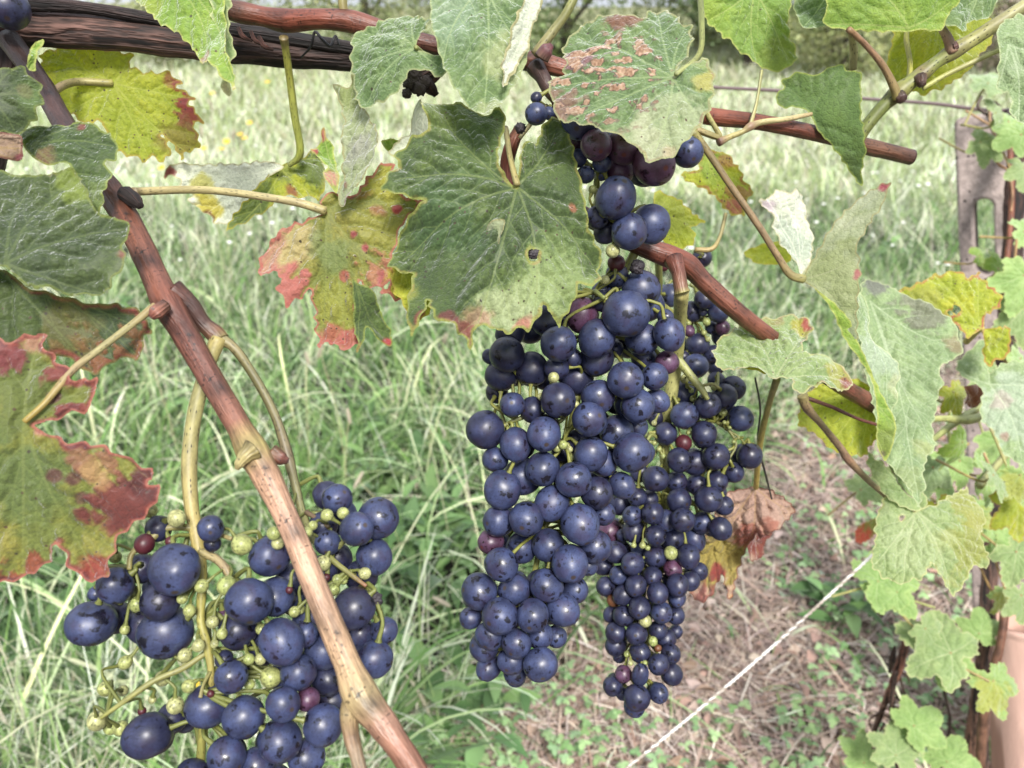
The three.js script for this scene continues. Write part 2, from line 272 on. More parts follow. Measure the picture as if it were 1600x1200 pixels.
// foxtail heads and yellow flowers can be told apart: things
{
  const headG = (() => { const gs = []; const core = new THREE.SphereGeometry(1, 10, 10); core.scale(0.0032, 0.017, 0.0032); core.deleteAttribute('uv'); gs.push(core.toNonIndexed());
    for (let i = 0; i < 150; i++) { const h = rr(-0.9, 0.9), a = rnd() * 6.283, r = 0.003 * Math.sqrt(1 - h * h), b = ribbon(0.05, 2, 0.2, 0); b.scale(0.012, 0.006, 0.006); b.rotateX(rr(0.5, 1)); b.rotateY(a); b.translate(r * Math.sin(a), h * 0.017, r * Math.cos(a)); gs.push(b.toNonIndexed()); }
    gs.forEach((g) => { g.deleteAttribute('uv'); g.computeVertexNormals(); }); return mergeGeometries(gs); })();
  const hm = new THREE.MeshPhysicalMaterial({ name: 'seed head', color: new THREE.Color(0.5, 0.44, 0.33), roughness: 0.9, transmission: 0.3, side: THREE.DoubleSide });
  const sm = new THREE.MeshStandardMaterial({ name: 'dry stem', vertexColors: true, roughness: 0.7 });
  const spots = [[690, 940, 1.35, 1.4], [545, 650, 1.7, 0.2], [500, 550, 1.9, -0.4], [695, 530, 2, 0.5], [600, 1055 - 270, 1.6, 1.2], [330, 165, 3.2, 0.1], [315, 205, 3, -0.1], [365, 210, 3, -0.25], [480, 560, 1.9, 0.2], [225, 540, 1.9, -0.3], [170, 640, 1.7, 0.8], [560, 750, 1.6, -0.9]];
  let first = null;
  spots.forEach(([x, y, d, lean]) => {
    const p = at(x, y, d), base = V3(p.x - Math.sin(lean) * 0.12, groundY(p.x, p.z), p.z + rr(-0.04, 0.04));
    const t = thing('foxtail_grass', 'pale fluffy foxtail seed head on a thin stem in the meadow', 'grass head', base, 'foxtail heads in the meadow');
    part('stem', tube([{ p: V3(0, 0, 0), r: 0.0011, c: [0.4, 0.4, 0.2] }, { p: p.clone().sub(base).multiplyScalar(0.55).add(V3(-0.02 * Math.sin(lean), 0.03, 0)), r: 0.0009, c: [0.42, 0.42, 0.22] }, { p: p.clone().sub(base), r: 0.0007, c: [0.45, 0.4, 0.25] }], 6, 6, 0), sm, t);
    const h = part('seed_head', headG, hm, t, p); h.rotation.set(rr(-0.4, 0.4), rnd() * 6, -lean); h.scale.setScalar(rr(0.8, 1.2) * (d > 2.5 ? 1.5 : 1));
  });
  const petal = leaflet(1, 0.75, -0.3), ym = new THREE.MeshPhysicalMaterial({ name: 'yellow petals', color: new THREE.Color(0.75, 0.5, 0.03), roughness: 0.9, transmission: 0.25, side: THREE.DoubleSide });
  const pg = mergeGeometries([0, 1, 2, 3, 4].map((k) => { const g = petal.clone(); g.rotateX(-0.5); g.rotateY(k * 1.2566); return g; }));
  for (const [x, y, d] of [[375, 210, 3], [382, 216, 3], [318, 232, 2.8], [346, 233, 2.8], [332, 146, 3.6], [390, 192, 3.1], [354, 221, 2.9], [332, 965, 1.3], [307, 1068, 1.15], [418, 128, 3.6], [252, 262, 3]]) {
    const p = at(x, y, d), base = V3(p.x + rr(-0.03, 0.03), groundY(p.x, p.z), p.z);
    const t = thing('yellow_flower', d < 2 ? 'tiny yellow flower in the grass below the lower left bunch' : 'small yellow flower dotting the meadow below the old vine arm', 'flower', base, d < 2 ? 'yellow flowers below the lower left bunch' : 'yellow flowers in the meadow');
    part('stem', tube([{ p: V3(0, 0, 0), r: 0.001, c: [0.12, 0.2, 0.06] }, { p: p.clone().sub(base).multiplyScalar(0.5).add(V3(0.01, 0, 0.01)), r: 0.0009, c: [0.14, 0.22, 0.06] }, { p: p.clone().sub(base), r: 0.0008, c: [0.16, 0.24, 0.06] }], 6, 6, 0), sm, t);
    const f = part('petals', pg, ym, t, p); f.scale.setScalar(d > 2 ? 0.014 : 0.006); f.rotation.set(rr(0, 0.8), rnd() * 6, 0);
  }
}

// ---------------------------------------------------------------- trees and bushes beyond the meadow
{
  const bark = new THREE.MeshStandardMaterial({ name: 'tree bark', vertexColors: true, map: oldTex, bumpMap: oldBump, bumpScale: 0.02, roughness: 0.9 });
  const lf = leaflet(1, 0.6, 0.2);
  function tree(label, category, x, z, h, w, c1, c2, n, ls, trunkH, gap = 0) {
    const t = thing(category === 'tree' ? 'tree' : 'bush', label, category, V3(x, hill(x, z), z));
    const st = [], limbs = [];
    for (let i = 0; i <= 4; i++) st.push({ p: V3(rr(-0.1, 0.1) * i * 0.3, h * 0.8 * i / 4, rr(-0.1, 0.1) * i * 0.3), r: lerp(0.09 + 0.012 * h, 0.02, i / 4), c: [0.09, 0.075, 0.06] });
    limbs.push(tube(st, 8, 5, 0.1));
    const cl = [];
    for (let i = 0; i < 34; i++) { const a = rnd() * 6.283, v = rr(-1, 1), r = Math.sqrt(1 - v * v) * rr(0.45, 1); cl.push(V3(Math.cos(a) * r * w / 2, trunkH + (h - trunkH) * (0.5 + 0.47 * v), Math.sin(a) * r * w / 2)); }
    for (let i = 0; i < 9; i++) { const e = cl[i * 3], y0 = Math.max(0.2, e.y - rr(0.5, 1.2)); limbs.push(tube([{ p: V3(0, Math.min(y0, h * 0.75), 0), r: 0.045, c: [0.09, 0.075, 0.06] }, { p: V3(e.x * 0.5, (y0 + e.y) / 2 + 0.1, e.z * 0.5), r: 0.03, c: [0.09, 0.075, 0.06] }, { p: e, r: 0.012, c: [0.09, 0.075, 0.06] }], 6, 4, 0.08)); }
    part('trunk', mergeGeometries(limbs), bark, t);
    const pos = [], nor = [], col = [], idx = [], q = new THREE.Quaternion(), m = new THREE.Matrix4(), p = V3(), nn = V3(), P = lf.attributes.position, N = lf.attributes.normal;
    for (let i = 0; i < n; i++) { const c = cl[Math.floor(rnd() * cl.length)], cr = w * 0.13; if (gap && hash(cl.indexOf(c), 77) < gap) continue;
      const o = V3(c.x + (rnd() + rnd() - 1) * cr * 1.4, c.y + (rnd() + rnd() - 1) * cr * 1.1, c.z + (rnd() + rnd() - 1) * cr * 1.4), s = ls * rr(0.6, 1.3), k = vary(mix3(c1, c2, rnd()), 0.25), b = pos.length / 3;
      m.compose(o, q.setFromEuler(tmpE.set(rr(-0.9, 0.9), rnd() * 6.283, rr(-0.7, 0.7), 'YXZ')), V3(s, s, s));
      for (let v = 0; v < P.count; v++) { p.fromBufferAttribute(P, v).applyMatrix4(m); nn.fromBufferAttribute(N, v).applyQuaternion(q); pos.push(p.x, p.y, p.z); nor.push(nn.x, nn.y, nn.z); col.push(...k); }
      for (let v = 0; v < lf.index.count; v++) idx.push(b + lf.index.getX(v)); }
    const g = new THREE.BufferGeometry(); g.setAttribute('position', new THREE.Float32BufferAttribute(pos, 3)); g.setAttribute('normal', new THREE.Float32BufferAttribute(nor, 3)); g.setAttribute('color', new THREE.Float32BufferAttribute(col, 3)); g.setIndex(idx);
    part('crown', g, treeLeaf, t);
  }
  const treeLeaf = new THREE.MeshPhysicalMaterial({ name: 'tree leaves', vertexColors: true, roughness: 0.9, transmission: 0.35, side: THREE.DoubleSide });
  const g1 = [0.1, 0.16, 0.06], g2 = [0.2, 0.28, 0.11], y1 = [0.24, 0.3, 0.1], y2 = [0.42, 0.42, 0.2];
  const spots = [
    ['loose green tree with bare lower trunk seen above the mottled leaf', 'tree', 4.4, -16, 5.2, 4.2, g1, g2, 7000, 0.13, 0.5, 0.05],
    ['dark green tree right of the mottled leaf at the meadow edge', 'tree', 6.6, -18, 5.6, 4.4, g1, g2, 7000, 0.13, 0.4, 0.05],
    ['yellowing bush behind the dark triangular leaf at the meadow edge', 'bush', 6.9, -14.5, 1.9, 2.4, y1, y2, 4200, 0.07, 0.1, 0],
    ['low dark bush beside the blue barrel at the meadow edge', 'bush', 9.2, -17.8, 2.4, 3.4, g1, g2, 4600, 0.09, 0.1, 0],
    ['tall tree behind the blue barrel at the far right', 'tree', 11.8, -20, 6.5, 5.4, g1, g2, 5200, 0.15, 0.8, 0.1],
    ['yellow green bush behind the cut cane at the top left', 'bush', -6.4, -16, 3, 4, y1, y2, 6500, 0.1, 0.05, 0],
    ['broad green bush behind the old vine arm', 'bush', -2.8, -17, 3.2, 4.4, g2, y2, 6500, 0.1, 0.05, 0],
    ['spreading green tree behind the far left end of the old vine arm', 'tree', -10.5, -18, 6, 5.4, g1, g2, 5200, 0.15, 0.9, 0.1],
    ['grey green bush behind the pale leaf at the top centre', 'bush', 1.0, -16.5, 3, 4.2, g2, y1, 6500, 0.1, 0.05, 0],
    ['second rank bush with a gap beside it behind the mottled leaf', 'bush', 4.2, -19.5, 2.2, 4, g2, y2, 4200, 0.1, 0.1, 0],
    ['rounded bush far behind the two shoot nodes', 'bush', 13.6, -17.5, 3, 4.4, g2, y1, 6500, 0.1, 0.05, 0],
    ['low pale bush under the trees right of the mottled leaf', 'bush', 5.4, -14.2, 1.5, 2.6, y1, y2, 4600, 0.07, 0.05, 0],
    ['pinkish brown withered bush under the yellow green leaf at the top', 'bush', 7.9, -13.6, 1.3, 2.2, [0.36, 0.27, 0.24], [0.4, 0.38, 0.26], 4200, 0.07, 0.05, 0],
    ['wide green hedge bush closing the meadow behind the trees', 'bush', 7.6, -21, 4.2, 7, g1, g2, 8000, 0.13, 0.05, 0],
    ['leafy tree far behind the left bunch and arm', 'tree', -14.5, -17, 5.4, 5, g1, y2, 5200, 0.14, 0.6, 0.1],
  ];
  spots.forEach((s) => tree(...s));
  // blue barrel far off
  const bp = onGround(1425, 172), t = thing('blue_barrel', 'blue plastic barrel standing far off at the meadow edge', 'barrel', V3(bp.x, hill(bp.x, bp.z), bp.z));
  const prof = [[0, 0], [0.36, 0], [0.4, 0.04], [0.41, 0.35], [0.43, 0.4], [0.43, 0.44], [0.41, 0.48], [0.41, 0.8], [0.43, 0.85], [0.43, 0.89], [0.41, 0.93], [0.4, 1.16], [0.37, 1.2], [0.34, 1.2], [0.33, 1.17], [0, 1.17]].map(([x, y]) => new THREE.Vector2(x, y));
  const bm = new THREE.MeshStandardMaterial({ name: 'blue plastic', color: new THREE.Color(0.09, 0.13, 0.28), roughness: 0.45 });
  part('drum', new THREE.LatheGeometry(prof.map((p) => p.multiplyScalar(0.62)), 32), bm, t);
  const lid = part('bung', new THREE.CylinderGeometry(0.03, 0.03, 0.03, 16), bm, t, V3(bp.x + 0.12, hill(bp.x, bp.z) + 0.735, bp.z)); lid.name = 'bung';
}
// ---------------------------------------------------------------- vine leaves
// Colours of the leaf tissue (sRGB): base green, second green, vein, margin.
const PAL = {
  green: { a: [50, 74, 20], b: [74, 96, 24], vein: [128, 140, 76], rim: [140, 150, 66] },
  deep: { a: [46, 66, 18], b: [70, 88, 22], vein: [112, 124, 70], rim: [110, 120, 50] },
  blue: { a: [84, 112, 58], b: [108, 132, 72], vein: [160, 176, 122], rim: [156, 166, 112] },
  pale: { a: [124, 148, 88], b: [150, 168, 106], vein: [186, 192, 148], rim: [190, 192, 140] },
  mist: { a: [124, 148, 98], b: [150, 172, 118], vein: [190, 204, 168], rim: [186, 196, 148] },
  fresh: { a: [128, 160, 84], b: [158, 184, 110], vein: [182, 200, 140], rim: [180, 196, 122] },
  yellow: { a: [146, 160, 28], b: [176, 178, 40], vein: [178, 182, 90], rim: [176, 164, 60] },
  lime: { a: [112, 146, 42], b: [140, 166, 56], vein: [172, 182, 112], rim: [180, 184, 100] },
  autumn: { a: [104, 112, 30], b: [140, 134, 52], vein: [140, 146, 84], rim: [176, 112, 92] },
  under: { a: [200, 206, 184], b: [218, 220, 202], vein: [224, 226, 204], rim: [182, 176, 132] },
  greyunder: { a: [136, 148, 104], b: [162, 168, 136], vein: [160, 164, 126], rim: [150, 144, 96] },
  dry: { a: [142, 116, 94], b: [172, 146, 126], vein: [150, 124, 70], rim: [110, 66, 50] },
};
const leafMat = (map, wax = 0.22, through = 0.45, name = 'vine leaf') => new THREE.MeshPhysicalMaterial({ name, map, bumpMap: fineBump, bumpScale: 0.00032, roughness: 0.96, transmission: through, clearcoat: wax * 0.8, clearcoatRoughness: 0.4, side: THREE.DoubleSide });
function chaikin(p, n = 1) { for (let k = 0; k < n; k++) { const q = []; for (let i = 0; i < p.length; i++) { const a = p[i], b = p[(i + 1) % p.length]; q.push([a[0] * 0.82 + b[0] * 0.18, a[1] * 0.82 + b[1] * 0.18], [a[0] * 0.18 + b[0] * 0.82, a[1] * 0.18 + b[1] * 0.82]); } p = q; } return p; }
function serrate(p, amp, period, junction, keep) { // teeth along a closed outline, none in the petiole notch
  let area = 0; for (let i = 0; i < p.length; i++) { const a = p[i], b = p[(i + 1) % p.length]; area += a[0] * b[1] - b[0] * a[1]; }
  const sg = area > 0 ? 1 : -1, out = []; let s = 0, start = 0, per = period * rr(0.7, 1.3), am = rr(0.5, 1.1);
  for (let i = 0; i < p.length; i++) { const a = p[i], b = p[(i + 1) % p.length], dx = b[0] - a[0], dy = b[1] - a[1], l = Math.hypot(dx, dy) || 1e-9, n = Math.max(1, Math.ceil(l / (period * 0.16)));
    for (let k = 0; k < n; k++) { const t = k / n, x = a[0] + dx * t, y = a[1] + dy * t, ss = s + l * t;
      if (ss - start > per) { start = ss; per = period * rr(0.65, 1.4); am = rr(0.4, 1.2); }
      const u = (ss - start) / per, tri = u < 0.62 ? Math.pow(u / 0.62, 1.25) : (1 - u) / 0.38, far = sstep(keep * 0.5, keep, Math.hypot(x - junction[0], y - junction[1]));
      const off = amp * am * far * (tri - 0.45); out.push([x + sg * dy / l * off, y - sg * dx / l * off]); }
    s += l; }
  return out;
}
// d: outline (local metres), junction, tips, pal, blobs, texture size ... -> {geo, mat}
function buildLeaf(d) {
  const o = d.teeth === 0 ? d.outline : serrate(chaikin(d.outline, d.soft ?? 1), d.teeth ?? 0.0022, d.period ?? 0.007, d.junction, d.keep ?? 0.012);
  let x0 = 1e9, y0 = 1e9, x1 = -1e9, y1 = -1e9; for (const [x, y] of o) { x0 = Math.min(x0, x); x1 = Math.max(x1, x); y0 = Math.min(y0, y); y1 = Math.max(y1, y); }
  const S = Math.max(x1 - x0, y1 - y0) * 1.06, N = d.cells ?? 110, h = S / N; x0 = (x0 + x1) / 2 - S / 2; y0 = (y0 + y1) / 2 - S / 2;
  const n1 = N + 1, sd = new Float32Array(n1 * n1), m = o.length;
  for (let j = 0; j < n1; j++) for (let i = 0; i < n1; i++) { const x = x0 + i * h, y = y0 + j * h; let best = 1e9, inside = false;
    for (let k = 0, l = m - 1; k < m; l = k++) { const ax = o[l][0], ay = o[l][1], bx = o[k][0], by = o[k][1], ex = bx - ax, ey = by - ay, wx = x - ax, wy = y - ay, t = clamp((wx * ex + wy * ey) / (ex * ex + ey * ey + 1e-18), 0, 1), qx = wx - ex * t, qy = wy - ey * t, q = qx * qx + qy * qy; if (q < best) best = q; if ((ay > y) !== (by > y) && x < ex * (y - ay) / ey + ax) inside = !inside; }
    let v = (inside ? 1 : -1) * Math.sqrt(best);
    for (const q of d.holes || []) { const a = Math.atan2(y - q[1], x - q[0]), r = q[2] * (0.75 + 0.5 * vn(Math.cos(a) * 2 + q[0] * 900, Math.sin(a) * 2 + 5)); v = Math.min(v, Math.hypot(x - q[0], y - q[1]) - r); }
    sd[j * n1 + i] = v; }
  const bil = (a, u, v) => { u = clamp(u, 0, N - 1e-4); v = clamp(v, 0, N - 1e-4); const i = Math.floor(u), j = Math.floor(v), fu = u - i, fv = v - j, k = j * n1 + i; return lerp(lerp(a[k], a[k + 1], fu), lerp(a[k + n1], a[k + n1 + 1], fu), fv); };
  // veins: drawn to a canvas, thin for colour and wide for relief
  const T = d.tex ?? 384, cv = document.createElement('canvas'), wide = document.createElement('canvas'); cv.width = cv.height = wide.width = wide.height = T;
  const cx = cv.getContext('2d'), wx = wide.getContext('2d'), px = (p) => [(p[0] - x0) / S * T, (p[1] - y0) / S * T];
  for (const c of [cx, wx]) { c.fillStyle = '#000'; c.fillRect(0, 0, T, T); c.lineCap = 'round'; }
  wx.globalCompositeOperation = 'lighter'; cx.globalCompositeOperation = 'lighten';
  const mm = T / S * 0.001;
  function vein(pts, w0, w1, lvl) { for (let k = 0; k < pts.length - 1; k++) { const w = lerp(w0, w1, k / (pts.length - 1)), a = px(pts[k]), b = px(pts[k + 1]);
    const g = lvl === 0 ? 255 : lvl === 1 ? 190 : 110; cx.strokeStyle = `rgb(${g},${g},${g})`; cx.lineWidth = Math.max(0.8, w * mm); cx.beginPath(); cx.moveTo(...a); cx.lineTo(...b); cx.stroke(); }
    for (const [f, al] of lvl === 0 ? [[7, 34], [4, 44], [2, 60]] : lvl === 1 ? [[4.5, 30], [2.4, 40], [1.2, 40]] : [[2.2, 26], [1, 26]]) { wx.strokeStyle = `rgb(${al},${al},${al})`; wx.lineWidth = f * mm; wx.beginPath(); pts.forEach((p, k) => k ? wx.lineTo(...px(p)) : wx.moveTo(...px(p))); wx.stroke(); } }
  const J = d.junction;
  for (const tip of d.tips) { const dx = tip[0] - J[0], dy = tip[1] - J[1], L = Math.hypot(dx, dy), bend = rr(-0.09, 0.09), nx = -dy / L, ny = dx / L, main = (t) => [J[0] + dx * t + nx * L * bend * Math.sin(t * Math.PI), J[1] + dy * t + ny * L * bend * Math.sin(t * Math.PI)];
    vein([0, 0.15, 0.3, 0.45, 0.6, 0.75, 0.88, 0.97].map(main), 1.15, 0.35, 0);
    const ns = Math.max(4, Math.round(L / 0.0075)), side0 = rnd() < 0.5 ? 1 : -1;
    for (let k = 0; k < ns; k++) { const t = 0.14 + 0.8 * (k + rr(-0.25, 0.25)) / ns, p = main(t), sd1 = k & 1 ? side0 : -side0, ang = Math.atan2(dy, dx) + sd1 * rr(0.72, 0.95), l = L * (0.5 - 0.3 * t) * rr(0.85, 1.15), q = (u) => [p[0] + Math.cos(ang - sd1 * u * 0.22) * l * u, p[1] + Math.sin(ang - sd1 * u * 0.22) * l * u];
      vein([0, 0.3, 0.6, 1].map(q), 0.55, 0.18, 1);
      for (let e = 0; e < 4; e++) { const b = q(0.2 + 0.2 * e), a2 = ang + (e & 1 ? 1 : -1) * rr(0.9, 1.4), l2 = l * rr(0.2, 0.34); vein([b, [b[0] + Math.cos(a2) * l2, b[1] + Math.sin(a2) * l2]], 0.28, 0.14, 2); } } }
  const va = cx.getImageData(0, 0, T, T).data, wa = wx.getImageData(0, 0, T, T).data, samp = (a, u, v) => a[((clamp(Math.round(v * T - 0.5), 0, T - 1)) * T + clamp(Math.round(u * T - 0.5), 0, T - 1)) * 4] / 255;
  // tissue colour
  const P = PAL[d.pal], off = (d.seed ?? names.size * 7.3) + rnd() * 50, fr = 1 / 0.012, blobs = d.blobs || [];
  const tex = dataTex(T, T, (i, j) => {
    const u = (i + 0.5) / T, v = (j + 0.5) / T, x = x0 + u * S, y = y0 + v * S, e = bil(sd, u * N, v * N), k = (j * T + i) * 4, ve = va[k] / 255, wi = wa[k] / 255;
    if (e < -0.004) return P.a;
    const n1_ = fbm(x * fr + off, y * fr + off, 4), n2 = fbm(x * fr * 4 + off, y * fr * 4, 3), n3 = vn(x * fr * 14 + off, y * fr * 14);
    let c = mix3(P.a, P.b, clamp(0.5 + (n1_ - 0.5) * 1.7 + (n3 - 0.5) * 0.35 - wi * 0.5, 0, 1));
    c = mix3(c, P.b, 0.25 * sstep(0.006, 0, e));
    for (const b of blobs) { const q = Math.hypot(x - b.x, y - b.y) / b.r, w = sstep(1.15, 0.55, q + (n1_ - 0.5) * 1.5 + (n2 - 0.5) * 0.6 + (b.iv ? wi * 1.3 - 0.35 : 0)) * b.s; if (w > 0) c = mix3(c, b.c, w); }
    if (d.patch) { const q = worley(x * fr * d.patch.f + off + (n2 - 0.5) * 0.8, y * fr * d.patch.f * 1.2 + (n1_ - 0.5)), z = sstep(1.1, 0.5, Math.hypot(x - d.patch.x, y - d.patch.y) / d.patch.r), w = fbm(x * fr * d.patch.f * 0.8 + 3 * off, y * fr * d.patch.f + off, 3) + 0.2 * (n2 - 0.5) - wi * 0.22 + 0.2 * z - 0.1 * (1 - z) - 0.105;
      const core = sstep(0.57, 0.62, w) * z, ring = sstep(0.5, 0.58, w) * z; c = mix3(c, d.patch.ring, ring * 0.75); c = mix3(c, mix3(d.patch.c, [255, 232, 216], (n3 - 0.5) * 0.5), core); }
    c = mix3(c, P.vein, ve * (d.veinK ?? (d.pal === 'deep' || d.pal === 'green' ? 0.4 : 0.5)));
    if (d.dust) { const q = sstep(0.5, 0.74, fbm(x * fr * 2.4 + 2 * off, y * fr * 2.4, 4) + 0.22 * (n3 - 0.5)) * 0.6 + sstep(0.72, 0.8, vn(x * fr * 9 + off, y * fr * 9) * 0.7 + 0.3 * n2) * 0.7; c = mix3(c, [206, 212, 190], q * d.dust * 0.6 * (1 - wi * 0.4)); }
    if (d.specks) { const gx = x / 0.0023, gy = y / 0.0023, ix = Math.floor(gx), iy = Math.floor(gy), hh = hash(ix + 37, iy + 11); if (hh < d.specks) { const r = Math.hypot(gx - ix - 0.3 - 0.4 * hash(ix, iy), gy - iy - 0.3 - 0.4 * hash(iy, ix)); c = mix3(c, hash(ix + 3, iy) < 0.5 ? [70, 44, 26] : [48, 40, 20], 0.85 * sstep(0.26, 0.12, r * (0.8 + 0.6 * hash(ix + 9, iy)))); } }
    if (d.edge) { const w = sstep(d.edge.w, d.edge.w * 0.25, e + (n1_ - 0.5) * d.edge.w * 1.9) * (d.edge.k ?? 1); if (w > 0) c = mix3(c, mix3(d.edge.c, d.edge.c2 || d.edge.c, sstep(0.4, 0.6, n2)), w); }
    c = mix3(c, P.rim, 0.75 * sstep(0.0011, 0.0003, e));
    const g = 1 + (n3 - 0.5) * 0.1; return [c[0] * g, c[1] * g, c[2] * g];
  }, true);
  tex.wrapS = tex.wrapT = THREE.ClampToEdgeWrapping;
  // the blade: cells of the outline, pushed out of its plane
  const R = S / 2, ang = (d.foldAng ?? 0), fa = Math.cos(ang), fb = Math.sin(ang), relief = (d.relief ?? 0.0016) * 0.95, wav = d.wave ?? 0.004, curl = d.curl ?? -0.004, fold = d.fold ?? 0, off2 = off * 3;
  const height = (x, y, e, u, v) => { const dx = x - J[0], dy = y - J[1], r = Math.hypot(dx, dy) / R; let z = relief * (0.6 - Math.min(1, samp(wa, u, v) * 1.6)) + curl * Math.min(1.3, r * r);
    z += wav * (fbm(x / 0.03 + off2, y / 0.03 + off2, 2) - 0.5) * 2 * sstep(0, 1, r) * 1.15 + wav * 0.8 * (vn(x / 0.011 + off2, y / 0.011) - 0.5) * sstep(0.008, 0, e);
    if (fold) z += fold * Math.abs(dx * -fb + dy * fa); if (d.bend) z += d.bend(x, y); return z; };
  const pos = [], uv = [], uv1 = [], idx = [], nodes = new Map();
  const put = (x, y, e) => { const u = (x - x0) / S, v = (y - y0) / S; pos.push(x, y, height(x, y, e, u, v)); uv.push(u, v); uv1.push(x, y); return pos.length / 3 - 1; };
  const node = (i, j) => { const k = j * n1 + i; if (!nodes.has(k)) nodes.set(k, put(x0 + i * h, y0 + j * h, sd[k])); return nodes.get(k); };
  const cross = (ia, ja, ib, jb) => { if (ia > ib || ja > jb) [ia, ja, ib, jb] = [ib, jb, ia, ja]; const k = 'e' + (ja * n1 + ia) + '_' + (jb * n1 + ib); if (!nodes.has(k)) { const a = sd[ja * n1 + ia], b = sd[jb * n1 + ib], t = clamp(a / (a - b), 0.02, 0.98); nodes.set(k, put(x0 + (ia + (ib - ia) * t) * h, y0 + (ja + (jb - ja) * t) * h, 0)); } return nodes.get(k); };
  for (let j = 0; j < N; j++) for (let i = 0; i < N; i++) { const cs = [[i, j], [i + 1, j], [i + 1, j + 1], [i, j + 1]], poly = [];
    for (let k = 0; k < 4; k++) { const a = cs[k], b = cs[(k + 1) % 4], sa = sd[a[1] * n1 + a[0]] > 0, sb = sd[b[1] * n1 + b[0]] > 0; if (sa) poly.push(node(...a)); if (sa !== sb) poly.push(cross(...a, ...b)); }
    for (let k = 1; k + 1 < poly.length; k++) idx.push(poly[0], poly[k], poly[k + 1]); }
  const g = new THREE.BufferGeometry();
  g.setAttribute('position', new THREE.Float32BufferAttribute(pos, 3)); g.setAttribute('uv', new THREE.Float32BufferAttribute(uv, 2)); g.setAttribute('uv1', new THREE.Float32BufferAttribute(uv1, 2)); g.setIndex(idx); g.computeVertexNormals();
  return { geo: g, mat: leafMat(tex, d.wax, d.through, d.name) };
}
const hex = (s) => [parseInt(s.slice(1, 3), 16), parseInt(s.slice(3, 5), 16), parseInt(s.slice(5, 7), 16)];
// A leaf measured in the photograph: outline and marks in photo pixels lie on a plane through c at depth d, turned by yaw and pitch (degrees).
function leaf(parent, q) {
  const C = at(q.c[0], q.c[1], q.d), ya = THREE.MathUtils.degToRad(q.yaw || 0), pi = THREE.MathUtils.degToRad(q.pitch || 0);
  const n = camX.clone().multiplyScalar(Math.sin(ya) * Math.cos(pi)).addScaledVector(camY, Math.sin(pi)).addScaledVector(camF, -Math.cos(ya) * Math.cos(pi));
  const u = camX.clone().addScaledVector(n, -camX.dot(n)).normalize(), v = n.clone().cross(u);
  const loc = (x, y) => { const r = ray(x, y), t = C.clone().sub(EYE).dot(n) / r.dot(n), p = r.multiplyScalar(t).add(EYE).sub(C); return [p.dot(u), p.dot(v)]; };
  const pairs = (a) => { const o = []; for (let i = 0; i < a.length; i += 2) o.push(loc(a[i], a[i + 1])); return o; };
  const sc = q.d / F;
  const def = { ...q, outline: pairs(q.o), junction: q.j ? loc(...q.j) : [0, 0], tips: pairs(q.tips || []), cells: q.cells, tex: q.tex };
  def.blobs = (q.blobs || []).map((b) => { const [x, y] = loc(b[0], b[1]); return { x, y, r: b[2] * sc, c: hex(b[3]), s: b[4] ?? 1, iv: b[5] }; });
  if (q.patch) { const [x, y] = loc(q.patch[0], q.patch[1]); def.patch = { x, y, r: q.patch[2] * sc, f: q.patch[3], c: hex(q.patch[4]), ring: hex(q.patch[5]) }; }
  if (q.edge) def.edge = { w: q.edge[0], c: hex(q.edge[1]), c2: hex(q.edge[2] || q.edge[1]), k: q.edge[3] };
  if (q.holes) def.holes = q.holes.map((b) => { const [x, y] = loc(b[0], b[1]); return [x, y, b[2] * sc]; });
  if (q.foldTo) { const [x, y] = loc(...q.foldTo); def.foldAng = Math.atan2(y - def.junction[1], x - def.junction[0]); }
  const { geo, mat } = buildLeaf(def);
  const m = part(q.as || 'leaf', geo, mat, parent, C, q.label);
  m.quaternion.setFromRotationMatrix(new THREE.Matrix4().makeBasis(u, v, n));
  if (q.into) { parent.updateWorldMatrix(true, true); q.into.attach(m); }
  return m;
}
function petiole(parent, rows, col, label) { // a leaf stalk, child of its leaf: the leaf is turned, so the tube is brought into its axes
  const s = stations(rows, col); parent.updateWorldMatrix(true, false);
  const inv = parent.matrixWorld.clone().invert(); s.forEach((k) => k.p.applyMatrix4(inv));
  return part('petiole', tube(s, 9, 7, 0.04), M.stalk, parent, null, label);
}
// ---------------------------------------------------------------- the vine: arm, canes and shoots
const RED = [104, 64, 57], DARK = [62, 44, 40], TAN = [176, 148, 124], PINK = [160, 118, 102], STRAWC = [166, 158, 100], GRN = [140, 146, 84], OLIVE = [116, 112, 66];
const arm = thing('old_vine_arm', 'thick dark fibrous old vine arm running in from the top left corner', 'vine arm', at(40, 50, 0.42));
limb('arm', [[-160, 8, 0.4, 60, [60, 44, 40]], [20, 42, 0.415, 54, [74, 54, 48]], [150, 52, 0.42, 51, [112, 86, 78]], [300, 69, 0.43, 50, [98, 74, 66]], [430, 82, 0.44, 42, [72, 56, 52]], [560, 92, 0.45, 38, [60, 48, 46]], [660, 108, 0.46, 44, [56, 44, 42]]], DARK, M.old, arm, null, 20, 12, 0.1);
limb('side_branch', [[10, 4, 0.405, 26, [52, 40, 40]], [130, 12, 0.41, 20, [56, 44, 42]], [260, 33, 0.42, 20, [56, 46, 44]], [400, 52, 0.43, 22, [54, 46, 46]], [530, 72, 0.44, 20, [54, 48, 48]], [640, 92, 0.455, 18, [54, 46, 44]]], DARK, M.old, arm, null, 12, 8, 0.08);
limb('trunk', [[10, 20, 0.42, 70, [56, 42, 38]], [14, 80, 0.42, 66, [56, 42, 38]], [-10, 180, 0.43, 60, [56, 42, 38]], [-60, 420, 0.46, 60, [60, 46, 40]], [-90, 900, 0.52, 60, [60, 46, 40]]], DARK, M.old, arm, null, 16, 8, 0.12);
